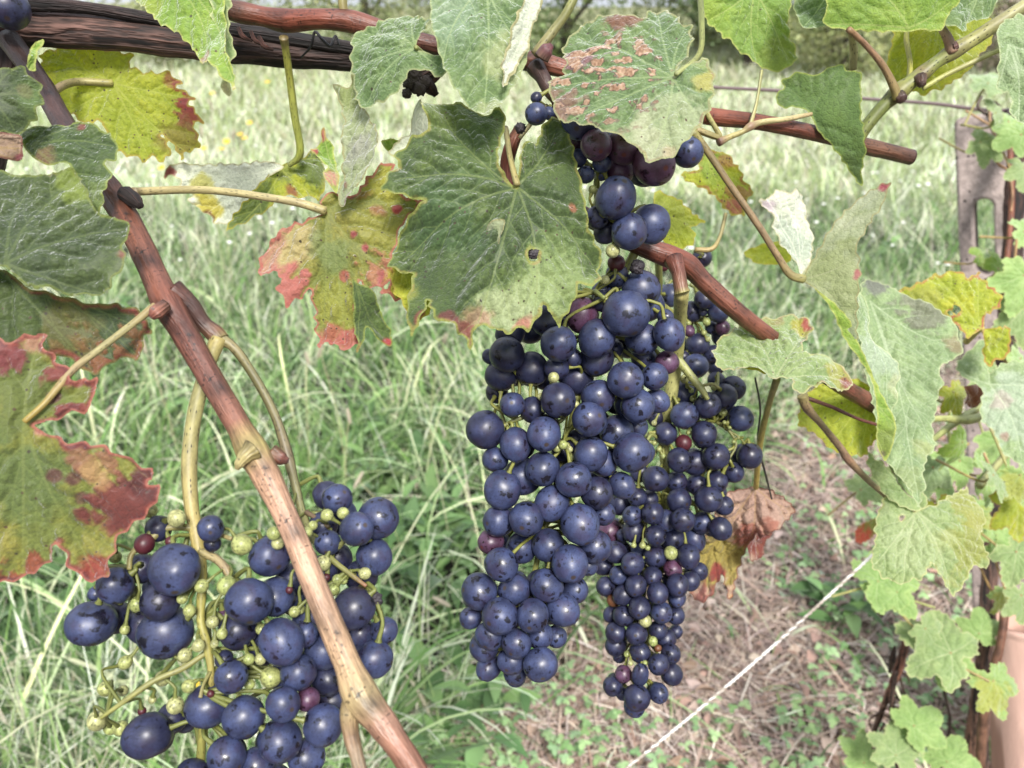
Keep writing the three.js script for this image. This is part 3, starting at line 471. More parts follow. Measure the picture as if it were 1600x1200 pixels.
for (const [a, b] of [[372, 20], [392, 26], [405, 34]]) limb('bark_strip', [[a, b + 24, 0.405, 7, [110, 64, 48]], [a + 8, b + 38, 0.402, 8, [120, 70, 54]], [a + 22, b + 44, 0.405, 4, [104, 62, 50]]], RED, M.old, arm, null, 6, 6, 0.2);
limb('tendril', [[470, 90, 0.425, 3], [486, 72, 0.42, 4], [492, 50, 0.418, 5], [504, 62, 0.416, 5], [516, 72, 0.418, 5], [524, 56, 0.42, 4], [530, 70, 0.42, 4]], [44, 40, 42], M.cane, arm, null, 7, 6, 0);

const left = thing('vine_cane', 'long reddish to tan cane slanting down in front of the lower left bunch', 'vine cane', at(255, 470, 0.31));
limb('cane', [[14, 62, 0.4, 34.0, [44, 30, 28]], [60, 125, 0.385, 31.5, [52, 32, 30]], [98, 190, 0.36, 33.3, [70, 42, 38]], [150, 272, 0.335, 37.8, [104, 62, 52]], [172, 300, 0.332, 42.3, [112, 66, 54]], [214, 372, 0.322, 39.6, [122, 72, 58]], [246, 440, 0.314, 40.5, [124, 76, 66]], [262, 474, 0.31, 46.8, [124, 72, 60]], [290, 522, 0.306, 41.4, [112, 66, 58]], [332, 596, 0.3, 37.8, [118, 74, 66]], [372, 664, 0.293, 38.7, [139, 92, 80]], [396, 708, 0.288, 52.2, [188, 166, 113]], [414, 740, 0.285, 45.0, [186, 143, 121]], [450, 815, 0.279, 37.8, [194, 149, 131]], [500, 935, 0.27, 38.7, [198, 155, 135]], [540, 1030, 0.262, 41.4, [196, 158, 131]], [566, 1090, 0.258, 55.8, [187, 160, 124]], [596, 1128, 0.256, 46.8, [164, 122, 108]], [632, 1180, 0.252, 39.6, [155, 106, 92]], [690, 1270, 0.245, 37.8, [155, 106, 92]]], RED, M.cane, left, null, 22, 10, 0.05);
limb('side_branch', [[268, 452, 0.312, 36, [112, 66, 56]], [296, 476, 0.314, 30, [74, 50, 48]], [318, 506, 0.316, 26, [80, 54, 50]], [336, 522, 0.317, 30, [136, 96, 78]], [344, 532, 0.317, 30, [160, 140, 96]]], RED, M.cane, left, null, 14, 8, 0.08);
limb('bud', [[258, 478, 0.3, 22, [120, 80, 70]], [244, 488, 0.296, 24, [150, 96, 84]], [236, 496, 0.295, 12, [120, 66, 60]]], PINK, M.cane, left, null, 10, 5, 0.12);
limb('bud', [[196, 302, 0.325, 26, [80, 56, 52]], [210, 312, 0.322, 28, [58, 42, 40]], [220, 322, 0.32, 14, [70, 48, 44]]], DARK, M.old, left, null, 10, 5, 0.25);
limb('spur', [[396, 704, 0.283, 40, [172, 152, 104]], [384, 713, 0.281, 26, [176, 156, 108]], [375, 724, 0.28, 17, [180, 162, 118]], [370, 733, 0.28, 8, [184, 166, 122]]], TAN, M.cane, left, null, 12, 6, 0.08);
limb('spur', [[424, 706, 0.29, 26, [150, 110, 84]], [440, 716, 0.29, 22, [120, 74, 66]], [450, 720, 0.29, 10, [110, 66, 62]]], TAN, M.cane, left, null, 10, 5, 0.08);
limb('side_branch', [[554, 1086, 0.258, 34, [176, 144, 106]], [546, 1112, 0.257, 30, [162, 138, 106]], [549, 1150, 0.256, 26, [158, 124, 102]], [560, 1190, 0.254, 22, [170, 144, 124]], [572, 1240, 0.252, 22, [150, 110, 90]]], TAN, M.cane, left, null, 12, 8, 0.06);

const top = thing('vine_cane', 'red brown cane crossing the top to a clean cut end on the right', 'vine cane', at(860, 100, 0.4));
limb('cane', [[352, 14, 0.405, 30, [70, 46, 42]], [380, 20, 0.405, 34, [96, 58, 48]], [412, 26, 0.405, 30, [128, 68, 54]], [444, 32, 0.405, 38, [126, 66, 54]], [500, 30, 0.4, 31, [126, 66, 54]], [548, 34, 0.4, 34, [128, 72, 60]], [610, 52, 0.4, 29, [104, 58, 50]], [680, 72, 0.4, 29, [92, 54, 48]], [760, 86, 0.395, 28, [92, 54, 48]], [840, 98, 0.39, 32, [112, 68, 60]], [880, 108, 0.388, 28, [140, 82, 68]], [980, 146, 0.4, 26, [130, 76, 62]], [1100, 180, 0.415, 27, [130, 70, 56]], [1180, 190, 0.425, 25, [132, 72, 56]], [1290, 212, 0.437, 25, [92, 52, 46]], [1350, 228, 0.445, 25, [110, 74, 60]], [1392, 238, 0.45, 24, [112, 74, 60]], [1424, 246, 0.454, 24, [76, 50, 46]]], RED, M.cane, top, null, 20, 10, 0.045);
limb('side_branch', [[836, 104, 0.385, 30, [80, 54, 50]], [848, 122, 0.382, 24, [70, 48, 48]], [858, 142, 0.38, 22, [78, 54, 54]], [872, 160, 0.378, 22, [96, 62, 56]], [866, 200, 0.38, 16, [96, 62, 56]]], DARK, M.cane, top, null, 14, 8, 0.07);
limb('side_branch', [[812, 200, 0.39, 18, [140, 90, 70]], [798, 232, 0.392, 22, [126, 62, 50]], [792, 262, 0.395, 22, [112, 56, 48]], [800, 330, 0.4, 22, [112, 56, 48]]], RED, M.cane, top, null, 12, 8, 0.06);
limb('shoot', [[836, 86, 0.378, 16, [120, 110, 72]], [862, 52, 0.376, 15, [140, 136, 92]], [884, 22, 0.374, 14, [130, 130, 76]], [905, -20, 0.372, 13, GRN]], GRN, M.stalk, top, null, 10, 8, 0.05);
limb('bud', [[846, 90, 0.376, 24, [130, 100, 90]], [854, 78, 0.374, 22, [120, 74, 84]], [862, 70, 0.373, 10, [110, 60, 70]]], PINK, M.cane, top, null, 10, 5, 0.15);
limb('shoot', [[540, 34, 0.4, 16, [120, 100, 70]], [536, 10, 0.398, 14, [130, 120, 70]], [534, -30, 0.396, 13, GRN]], GRN, M.stalk, top, null, 10, 6, 0.05);

const diag = thing('vine_cane', 'reddish brown cane slanting down behind the big green leaf to the right', 'vine cane', at(1040, 395, 0.41));
limb('cane', [[840, 300, 0.41, 28, [110, 60, 50]], [930, 346, 0.41, 28, [110, 60, 50]], [1000, 384, 0.41, 30, [112, 62, 52]], [1044, 400, 0.412, 36, [126, 70, 58]], [1072, 412, 0.415, 34, [130, 72, 60]], [1100, 440, 0.418, 29, [122, 72, 60]], [1160, 494, 0.425, 28, [124, 74, 62]], [1240, 552, 0.45, 26, [130, 72, 58]], [1320, 606, 0.49, 26, [116, 62, 54]], [1372, 636, 0.53, 27, [120, 66, 58]], [1420, 668, 0.58, 24, [110, 62, 52]]], RED, M.cane, diag, null, 20, 10, 0.045);
limb('side_branch', [[1052, 404, 0.406, 30, [124, 68, 58]], [1060, 426, 0.402, 22, [116, 68, 60]], [1064, 450, 0.4, 22, [140, 100, 84]], [1066, 458, 0.4, 25, [170, 160, 100]]], RED, M.cane, diag, null, 12, 8, 0.05);

const shoot = thing('vine_shoot', 'green young shoot reaching up to the top right corner with its leaves', 'vine shoot', at(1405, 145, 0.43));
limb('stem', [[1336, 226, 0.44, 20, [120, 116, 70]], [1352, 200, 0.437, 20, [108, 116, 60]], [1380, 166, 0.434, 20, [112, 122, 62]], [1404, 144, 0.432, 28, [120, 116, 66]], [1424, 128, 0.43, 22, [128, 134, 72]], [1440, 116, 0.43, 24, [116, 104, 70]], [1462, 98, 0.428, 20, [132, 140, 78]], [1490, 80, 0.426, 26, [136, 130, 84]], [1520, 62, 0.424, 22, [148, 146, 92]], [1560, 36, 0.42, 22, [156, 150, 104]], [1630, -10, 0.415, 22, [150, 150, 100]]], GRN, M.stalk, shoot, null, 16, 10, 0.05);
limb('side_branch', [[1488, 82, 0.424, 18, [140, 110, 90]], [1482, 62, 0.422, 15, [150, 120, 100]], [1472, 44, 0.42, 12, [176, 150, 130]]], PINK, M.stalk, shoot, null, 10, 6, 0.08);
limb('bud', [[1404, 150, 0.428, 20, [110, 90, 70]], [1410, 156, 0.426, 16, [90, 60, 60]]], PINK, M.cane, shoot, null, 8, 4, 0.1);
limb('bud', [[1438, 120, 0.426, 20, [110, 80, 70]], [1440, 132, 0.424, 14, [90, 60, 56]]], PINK, M.cane, shoot, null, 8, 4, 0.1);
limb('bud', [[1488, 74, 0.423, 20, [120, 80, 76]], [1496, 70, 0.422, 14, [100, 60, 60]]], PINK, M.cane, shoot, null, 8, 4, 0.1);

// ---- leaves on the top cane
let L = leaf(top, { c: [808, 290], d: 0.345, yaw: 8, pitch: 14, pal: 'green', label: 'large green leaf with pale lower lobes hanging over the middle bunch', cells: 170, tex: 640, veinK: 0.5,
  o: [808, 291, 810, 262, 813, 234, 824, 223, 838, 222, 844, 211, 846, 197, 863, 179, 875, 186, 885, 190, 891, 211, 898, 243, 909, 276, 916, 317, 921, 349, 937, 377, 949, 395, 941, 412, 946, 428, 930, 442, 908, 437, 903, 462, 890, 482, 878, 504, 868, 490, 853, 472, 842, 494, 829, 512, 812, 506, 792, 516, 778, 508, 746, 502, 741, 520, 739, 542, 728, 521, 714, 507, 700, 492, 686, 493, 674, 470, 670, 452, 661, 478, 645, 508, 637, 484, 636, 458, 640, 430, 648, 402, 626, 400, 604, 388, 617, 358, 626, 331, 646, 314, 664, 305, 631, 297, 595, 288, 603, 262, 624, 243, 614, 226, 645, 203, 672, 196, 665, 179, 655, 158, 677, 151, 700, 149, 714, 141, 732, 149, 755, 167, 783, 158, 794, 179, 787, 202, 778, 239, 784, 262, 800, 284],
  tips: [690, 162, 612, 270, 625, 380, 740, 525, 835, 500, 870, 200, 938, 405], edge: [0.0016, '#8f9440', '#a08a48', 0.8], specks: 0.05, dust: 0.25, wax: 0.42, relief: 0.0028, curl: -0.006, wave: 0.007, teeth: 0.0016, soft: 0, bend: (x, y) => { const d = 0.38 * y - 0.925 * x, w = sstep(-0.004, -0.02, y); return -0.34 * Math.max(0, d - 0.001) * w - 0.0035 * sstep(0, 0.004, d) * sstep(-0.012, -0.03, y); },
  blobs: [[830, 470, 66, '#9aaa72', 0.9], [880, 440, 62, '#8a9c60', 0.85], [790, 480, 46, '#a0ac7c', 0.85], [890, 390, 46, '#788e50', 0.5], [700, 330, 60, '#3c5c2c', 0.6], [745, 230, 50, '#56702c', 0.5], [690, 165, 45, '#6f7f34', 0.6], [745, 500, 26, '#b08a70', 0.8], [820, 505, 16, '#b87a68', 0.9], [720, 520, 26, '#7a3b30', 0.8], [700, 495, 18, '#6e2c2c', 0.8], [896, 325, 9, '#9a5a3a', 0.9], [662, 480, 14, '#8a3a34', 0.8], [640, 440, 20, '#94963a', 0.7]], holes: [[834, 396, 8]] });
petiole(L, [[790, 200, 0.37, 9], [798, 250, 0.35, 9], [808, 289, 0.3445, 11]], [150, 140, 90]);
leaf(L.parent, { into: L, as: 'rolled_edge', c: [768, 380], d: 0.338, yaw: -35, pitch: 0, pal: 'greyunder', label: 'narrow rolled edge of the large green leaf showing its grey underside', o: [784, 340, 786, 352, 774, 386, 760, 420, 750, 440, 742, 436, 748, 412, 752, 372, 760, 352, 772, 342], j: [780, 344], tips: [752, 430], cells: 50, tex: 160, teeth: 0.0006, curl: -0.002, bend: (x) => -x * x * 40, blobs: [[752, 425, 18, '#b09a70', 0.7]] });
const scab = thing('dried_berry', 'small dark shrivelled berry stuck in the hole of the large green leaf', 'dried berry', at(834, 397, 0.343));

L = leaf(top, { c: [1000, 120], d: 0.33, yaw: -4, pitch: 24, pal: 'blue', label: 'grey green leaf mottled with tan dead patches above the upper bunch', cells: 170, tex: 640, j: [1052, 118],
  o: [1054, 118, 1066, 104, 1083, 97, 1097, 87, 1110, 100, 1117, 133, 1110, 167, 1097, 187, 1077, 207, 1057, 230, 1037, 237, 1013, 235, 998, 224, 983, 213, 937, 192, 905, 184, 872, 178, 863, 153, 860, 130, 853, 113, 880, 103, 883, 70, 878, 48, 888, 32, 900, 22, 910, 13, 925, 8, 940, 3, 967, 7, 987, 13, 1008, 16, 1017, 3, 1043, -2, 1057, 13, 1067, 30, 1080, 33, 1083, 60, 1076, 82, 1060, 100],
  tips: [900, 25, 868, 120, 885, 178, 1020, 232, 1030, 4, 1095, 180, 1075, 40], patch: [950, 112, 130, 3.4, '#a98468', '#4e2e28'], edge: [0.0012, '#8f6a58', '#a08a50', 0.6], dust: 0.32, wax: 0.42, relief: 0.0018, curl: -0.006, teeth: 0.002, soft: 0, period: 0.008,
  blobs: [[1060, 200, 70, '#aab28a', 0.75], [1000, 225, 55, '#b2b490', 0.6], [1105, 130, 22, '#a6a04c', 0.9], [900, 75, 26, '#7c4a54', 0.85, 1], [880, 150, 26, '#8a5a52', 0.7, 1], [975, 20, 30, '#7a4436', 0.8, 1], [1095, 95, 22, '#7f9048', 0.8], [1050, 225, 14, '#b09a78', 0.6]], specks: 0.03 });
petiole(L, [[1090, -40, 0.36, 10, [110, 118, 64]], [1096, 30, 0.345, 10, [116, 124, 66]], [1092, 85, 0.336, 9, [126, 130, 70]], [1056, 116, 0.3275, 8, [150, 156, 100]]], GRN);
leaf(top, { into: L, as: 'folded_margin', c: [900, 172], d: 0.338, yaw: 0, pitch: -50, pal: 'yellow', label: 'yellow green turned-under margin of the mottled leaf', o: [872, 176, 905, 166, 938, 164, 938, 186, 910, 186, 880, 184], j: [905, 176], tips: [935, 180], cells: 40, tex: 128, teeth: 0.001, blobs: [[925, 172, 10, '#4a3c20', 0.6]] });

L = leaf(top, { c: [740, 60], d: 0.335, yaw: 6, pitch: 26, pal: 'blue', label: 'broad pale grey green leaf at the top centre with dusty residue', cells: 130, tex: 512, j: [760, -30],
  o: [660, -50, 673, 0, 672, 30, 678, 52, 690, 80, 700, 107, 717, 130, 735, 148, 753, 162, 764, 164, 776, 156, 783, 147, 792, 138, 800, 127, 812, 112, 826, 80, 832, 40, 836, 0, 840, -50],
  tips: [690, 90, 757, 160, 815, 60], dust: 0.55, wax: 0.4, relief: 0.002, curl: -0.004, teeth: 0.0012, specks: 0.02, blobs: [[800, 90, 50, '#a9b07c', 0.7], [760, 150, 30, '#a8aa78', 0.6], [700, 20, 60, '#8aa088', 0.6]] });
leaf(top, { into: L, as: 'folded_margin', c: [826, 50], d: 0.328, yaw: 40, pitch: 10, pal: 'under', label: 'pale yellowish curled margin of the broad top centre leaf', o: [822, -40, 846, -40, 850, 10, 838, 40, 840, 62, 832, 84, 820, 107, 802, 128, 806, 100, 800, 84, 812, 60, 808, 30, 818, 0], j: [830, -30], tips: [806, 120, 840, 50], cells: 80, tex: 256, teeth: 0.0012, relief: 0.0014, curl: -0.006, wave: 0.004, edge: [0.001, '#8f8a5a'] });

L = leaf(top, { c: [620, 80], d: 0.352, yaw: -10, pitch: 18, pal: 'blue', label: 'rounded blue green leaf with dusty residue beside the shrivelled stub', cells: 130, tex: 512, j: [648, 72],
  o: [648, 74, 652, 60, 670, 47, 673, 30, 657, 27, 647, 13, 630, 4, 613, 7, 590, 10, 570, 20, 550, 30, 538, 42, 542, 60, 537, 77, 540, 97, 543, 127, 550, 147, 563, 149, 577, 143, 597, 143, 620, 130, 630, 117, 640, 107, 667, 107, 687, 117, 697, 100, 690, 83, 667, 78],
  tips: [560, 28, 545, 85, 560, 140, 640, 12, 685, 98], dust: 0.5, wax: 0.4, relief: 0.0018, curl: -0.006, specks: 0.08, teeth: 0.0018, edge: [0.0008, '#7c6a48', '#8c9a6a', 0.6] });
petiole(L, [[690, 110, 0.39, 8], [672, 94, 0.37, 8], [650, 74, 0.3505, 8]], GRN);

// leaf seen from below, hanging on the long stalk, and its green half
L = leaf(top, { c: [350, 290], d: 0.445, yaw: 0, pitch: -8, pal: 'under', label: 'curled leaf showing its whitish felted underside', cells: 120, tex: 384, j: [440, 262],
  o: [236, 258, 257, 248, 295, 251, 333, 250, 365, 254, 400, 251, 436, 254, 446, 262, 420, 276, 398, 292, 380, 318, 352, 350, 338, 346, 322, 350, 312, 334, 290, 322, 272, 306, 286, 300, 262, 286, 266, 276, 246, 268, 238, 276], tips: [260, 258, 300, 335, 350, 340, 330, 272], wax: 0.1, relief: 0.002, curl: -0.012, veinK: 0.35, through: 0.3, teeth: 0.0016,
  blobs: [[240, 264, 16, '#7c3a38', 0.95], [300, 326, 24, '#a89a2c', 0.85], [296, 282, 18, '#a6a040', 0.7], [305, 340, 12, '#5a3020', 0.8]] });
leaf(L.parent, { into: L, as: 'folded_lobe', c: [450, 285], d: 0.45, yaw: 30, pitch: 10, pal: 'yellow', label: 'olive green turned-over half of the curled leaf', cells: 110, tex: 320, j: [440, 265],
  o: [356, 352, 372, 322, 388, 306, 402, 290, 430, 263, 450, 254, 473, 243, 486, 234, 500, 228, 508, 244, 517, 258, 514, 280, 510, 297, 500, 308, 486, 300, 476, 310, 450, 306, 434, 310, 420, 326, 400, 334, 376, 342], tips: [505, 240, 505, 300, 380, 340], relief: 0.002, curl: -0.01, teeth: 0.0018, wax: 0.3, through: 0.5,
  blobs: [[490, 265, 44, '#5f7226', 0.9], [400, 312, 46, '#596d26', 0.9], [456, 302, 16, '#8c4a2c', 0.8], [440, 262, 30, '#748034', 0.8]], specks: 0.07 });
petiole(L, [[443, 58, 0.405, 15, [110, 96, 60]], [446, 76, 0.41, 12, [132, 132, 60]], [452, 118, 0.42, 12, [144, 146, 66]], [460, 180, 0.432, 12, [150, 156, 76]], [468, 243, 0.444, 12, [146, 154, 70]], [452, 258, 0.448, 8, GRN]], GRN);

leaf(top, { c: [632, 192], d: 0.372, yaw: -14, pitch: 14, pal: 'under', label: 'small pale curled leaf tip behind the top of the large green leaf', o: [589, 213, 606, 192, 626, 178, 640, 164, 656, 152, 662, 168, 671, 184, 673, 202, 648, 204, 620, 214, 600, 226], j: [668, 160], tips: [596, 214, 640, 200], cells: 70, tex: 224, relief: 0.0016, teeth: 0.001, curl: -0.01, wax: 0.1, through: 0.3, blobs: [[606, 240, 26, '#9ca442', 0.5], [668, 196, 8, '#55503a', 0.8]] });
leaf(top, { as: 'leaf', c: [612, 232], d: 0.402, yaw: 0, pitch: -30, pal: 'lime', label: 'lime green lower edge of the small pale curled leaf', o: [592, 222, 612, 216, 626, 224, 624, 240, 608, 244, 598, 236], j: [610, 220], tips: [616, 240], cells: 40, tex: 128, teeth: 0.001 });

// hanging leaf in front of the old arm
L = leaf(arm, { c: [300, 20], d: 0.34, yaw: -28, pitch: 10, pal: 'lime', label: 'drooping yellow green leaf half hanging in front of the old arm', cells: 120, tex: 384, j: [262, -50],
  o: [190, -50, 207, 0, 227, 13, 247, 37, 267, 43, 280, 62, 293, 80, 300, 90, 320, 90, 337, 113, 353, 137, 350, 100, 340, 60, 336, 30, 330, -50], tips: [240, 20, 310, 80, 350, 130], foldTo: [352, 136], dust: 0.12, wax: 0.3, relief: 0.0016, curl: -0.004, teeth: 0.0014, specks: 0.04, blobs: [[308, 84, 14, '#a05848', 0.95], [230, 0, 40, '#8d9a2c', 0.6], [330, 60, 40, '#7a9454', 0.5], [352, 130, 12, '#b08a68', 0.8]] });
leaf(arm, { into: L, as: 'folded_lobe', c: [345, 40], d: 0.342, yaw: 38, pitch: 6, pal: 'pale', label: 'paler right half of the drooping leaf in front of the old arm', cells: 90, tex: 256, j: [330, -50],
  o: [326, -50, 362, -50, 360, 0, 358, 33, 368, 60, 373, 80, 364, 92, 366, 110, 367, 127, 363, 147, 353, 137, 350, 110, 342, 70, 334, 30], tips: [362, 140, 366, 70], dust: 0.2, teeth: 0.0016, relief: 0.0012, blobs: [[340, 44, 18, '#c8b8a0', 0.8], [362, 140, 16, '#bda27c', 0.6]] });

// ---- leaves on the left cane
L = leaf(left, { c: [180, 150], d: 0.435, yaw: 6, pitch: -6, pal: 'yellow', label: 'sunlit yellow green leaf with red right tips under the old arm', cells: 140, tex: 512, j: [177, 130],
  o: [53, 77, 80, 70, 120, 66, 187, 78, 205, 83, 203, 106, 213, 107, 226, 112, 238, 112, 263, 112, 283, 127, 274, 134, 290, 142, 303, 151, 292, 162, 306, 174, 314, 190, 297, 188, 304, 204, 310, 222, 297, 233, 286, 234, 280, 247, 266, 224, 250, 207, 263, 230, 260, 242, 252, 251, 236, 244, 220, 250, 194, 240, 168, 236, 163, 214, 160, 190, 143, 190, 132, 194, 123, 187, 112, 178, 100, 180, 92, 168, 83, 150, 70, 140, 60, 123],
  tips: [62, 85, 200, 88, 296, 150, 290, 238, 230, 246, 100, 172], through: 0.55, wax: 0.2, relief: 0.002, curl: -0.006, specks: 0.09, edge: [0.0012, '#9a6a3a', '#a88c40', 0.5], teeth: 0.0026, soft: 0,
  blobs: [[286, 132, 22, '#8f2f2c', 0.95, 1], [300, 180, 26, '#8c3a2c', 0.95, 1], [270, 120, 18, '#90503a', 0.7], [280, 215, 34, '#8a7a34', 0.7], [170, 95, 60, '#a4ac2e', 0.5], [300, 150, 16, '#8a2f30', 0.8, 1]] });
petiole(L, [[70, 160, 0.38, 13, [110, 84, 70]], [84, 143, 0.4, 13, [140, 120, 96]], [120, 128, 0.428, 12, [146, 138, 92]], [176, 130, 0.4345, 11, [156, 150, 84]]], STRAWC);

leaf(left, { c: [100, 255], d: 0.31, yaw: -6, pitch: 16, pal: 'green', label: 'small dull green leaf between the yellow leaf and the dark left leaf', cells: 110, tex: 320, j: [48, 226],
  o: [30, 205, 60, 194, 100, 186, 122, 181, 148, 190, 167, 202, 172, 236, 152, 240, 158, 256, 164, 270, 154, 288, 156, 304, 142, 328, 134, 318, 126, 300, 112, 276, 100, 246, 75, 256, 50, 246, 34, 228], tips: [120, 186, 166, 215, 150, 310, 80, 250], dust: 0.15, wax: 0.35, teeth: 0.0014, relief: 0.0014, blobs: [[60, 245, 26, '#7f5440', 0.7], [140, 300, 40, '#8a9a5c', 0.5], [120, 190, 10, '#7c3030', 0.8]] });
leaf(left, { c: [25, 150], d: 0.3, yaw: 20, pitch: 4, pal: 'deep', label: 'dark green leaf at the left edge over the start of the cane', cells: 90, tex: 256, j: [-20, 150],
  o: [-60, 100, 0, 108, 16, 102, 30, 97, 48, 112, 62, 132, 67, 150, 58, 172, 50, 190, 30, 204, 0, 206, -60, 210], tips: [30, 100, 64, 150, 20, 200], wax: 0.3, blobs: [[38, 140, 12, '#5a3a28', 0.7], [55, 150, 30, '#6c8844', 0.5]] });
leaf(left, { c: [58, 78], d: 0.31, yaw: 50, pitch: 0, pal: 'lime', label: 'narrow curled lime green leaf tip below the old arm', o: [40, 108, 44, 84, 56, 66, 72, 56, 73, 64, 62, 76, 56, 96, 58, 112], j: [48, 108], tips: [70, 60], cells: 50, tex: 128, teeth: 0.0006 });
leaf(left, { c: [14, 228], d: 0.3, yaw: 10, pitch: -10, pal: 'dry', label: 'crumpled brown dead leaf piece at the left edge', o: [-40, 206, 10, 206, 28, 210, 32, 226, 32, 246, 20, 252, 0, 246, -40, 250], j: [-20, 226], tips: [30, 230, 24, 250], cells: 60, tex: 160, relief: 0.003, wave: 0.008, teeth: 0.001, blobs: [[30, 246, 10, '#6e2a30', 0.9]] });
L = leaf(left, { c: [60, 350], d: 0.285, yaw: 6, pitch: 18, pal: 'deep', label: 'dark green leaf with yellowing upper edge at the left border', cells: 130, tex: 448, j: [8, 412],
  o: [-80, 240, 0, 250, 24, 262, 50, 258, 78, 252, 104, 246, 112, 262, 125, 282, 132, 300, 140, 318, 160, 326, 188, 334, 199, 346, 192, 362, 184, 378, 190, 392, 186, 404, 172, 420, 164, 436, 150, 451, 128, 446, 108, 452, 80, 446, 44, 450, 20, 428, 6, 414, -80, 420],
  tips: [104, 252, 190, 345, 150, 445, 30, 270], wax: 0.42, dust: 0.14, relief: 0.0022, curl: -0.005, teeth: 0.0014, edge: [0.0012, '#7c8a2e', '#5f7428', 0.7], blobs: [[110, 270, 50, '#7c8c2c', 0.8], [64, 250, 16, '#7a3a34', 0.6], [186, 388, 12, '#8a3a30', 0.7]] });
L = leaf(left, { c: [90, 500], d: 0.292, yaw: 4, pitch: 10, pal: 'deep', label: 'dark green leaf with red freckled lower edge left of the cane', cells: 130, tex: 448, j: [6, 424],
  o: [-60, 422, 6, 420, 24, 432, 42, 450, 80, 456, 112, 464, 140, 468, 158, 461, 178, 468, 198, 470, 212, 490, 224, 510, 207, 514, 208, 530, 208, 542, 198, 555, 178, 550, 160, 556, 146, 572, 130, 581, 112, 571, 96, 556, 70, 548, 0, 540, -60, 540],
  tips: [158, 464, 220, 508, 200, 550, 130, 575], wax: 0.3, relief: 0.0018, curl: -0.006, teeth: 0.0014, specks: 0.12, edge: [0.0022, '#7f3226', '#8c5a30', 0.8], blobs: [[150, 560, 40, '#8f3c2c', 0.85, 1], [190, 530, 40, '#8a5030', 0.7, 1], [90, 500, 40, '#7a6a2c', 0.5], [130, 540, 50, '#7a5a2c', 0.6, 1]] });
L = leaf(left, { c: [70, 720], d: 0.27, yaw: 10, pitch: 8, pal: 'autumn', label: 'large autumn leaf with crimson curled right lobe at the left border', cells: 160, tex: 640, j: [36, 660],
  o: [-80, 520, 0, 528, 14, 531, 32, 522, 50, 514, 62, 520, 66, 546, 84, 560, 100, 570, 106, 584, 116, 592, 132, 592, 150, 588, 152, 606, 144, 622, 147, 632, 128, 642, 104, 648, 76, 658, 50, 664, 70, 676, 100, 690, 128, 690, 150, 694, 178, 706, 206, 722, 236, 738, 222, 750, 247, 766, 238, 784, 222, 804, 200, 818, 186, 828, 172, 840, 164, 862, 158, 884, 154, 904, 126, 916, 104, 904, 86, 884, 78, 862, 74, 846, 66, 866, 54, 886, 26, 902, -4, 914, -80, 930],
  tips: [54, 518, 146, 600, 238, 760, 130, 908, 10, 905], wax: 0.3, relief: 0.0024, curl: -0.008, wave: 0.006, teeth: 0.0022, soft: 0, specks: 0.04, veinK: 0.3, edge: [0.002, '#5e1a18', '#7c3226', 0.95],
  blobs: [[20, 620, 70, '#5d6a26', 0.9], [30, 760, 75, '#55672a', 0.9], [40, 840, 50, '#62702c', 0.7], [200, 770, 62, '#561a12', 1, 1], [165, 720, 50, '#8c5a44', 0.8, 1], [225, 750, 40, '#501812', 0.95], [140, 890, 34, '#8c3424', 0.95], [30, 900, 44, '#8a3624', 0.8, 1], [105, 570, 30, '#7a2a2c', 0.85, 1], [50, 525, 22, '#b07a6a', 0.8], [16, 560, 22, '#7a2434', 0.8, 1], [80, 620, 10, '#5a2a2a', 0.8], [110, 645, 26, '#78222a', 0.8, 1], [62, 674, 14, '#b07a6c', 0.9], [80, 745, 12, '#5a2c2a', 0.8], [108, 748, 12, '#5a2c2a', 0.8], [115, 778, 10, '#5a2c2a', 0.7], [170, 800, 40, '#6a281e', 0.8, 1], [150, 740, 26, '#b8a060', 0.6]] });
petiole(L, [[243, 478, 0.3, 13, [150, 130, 90]], [200, 512, 0.293, 11, [154, 146, 100]], [150, 550, 0.285, 11, [150, 142, 98]], [112, 580, 0.278, 12, [150, 132, 96]], [70, 630, 0.2715, 10, [150, 132, 70]], [38, 659, 0.2685, 9, [150, 130, 60]]], STRAWC);

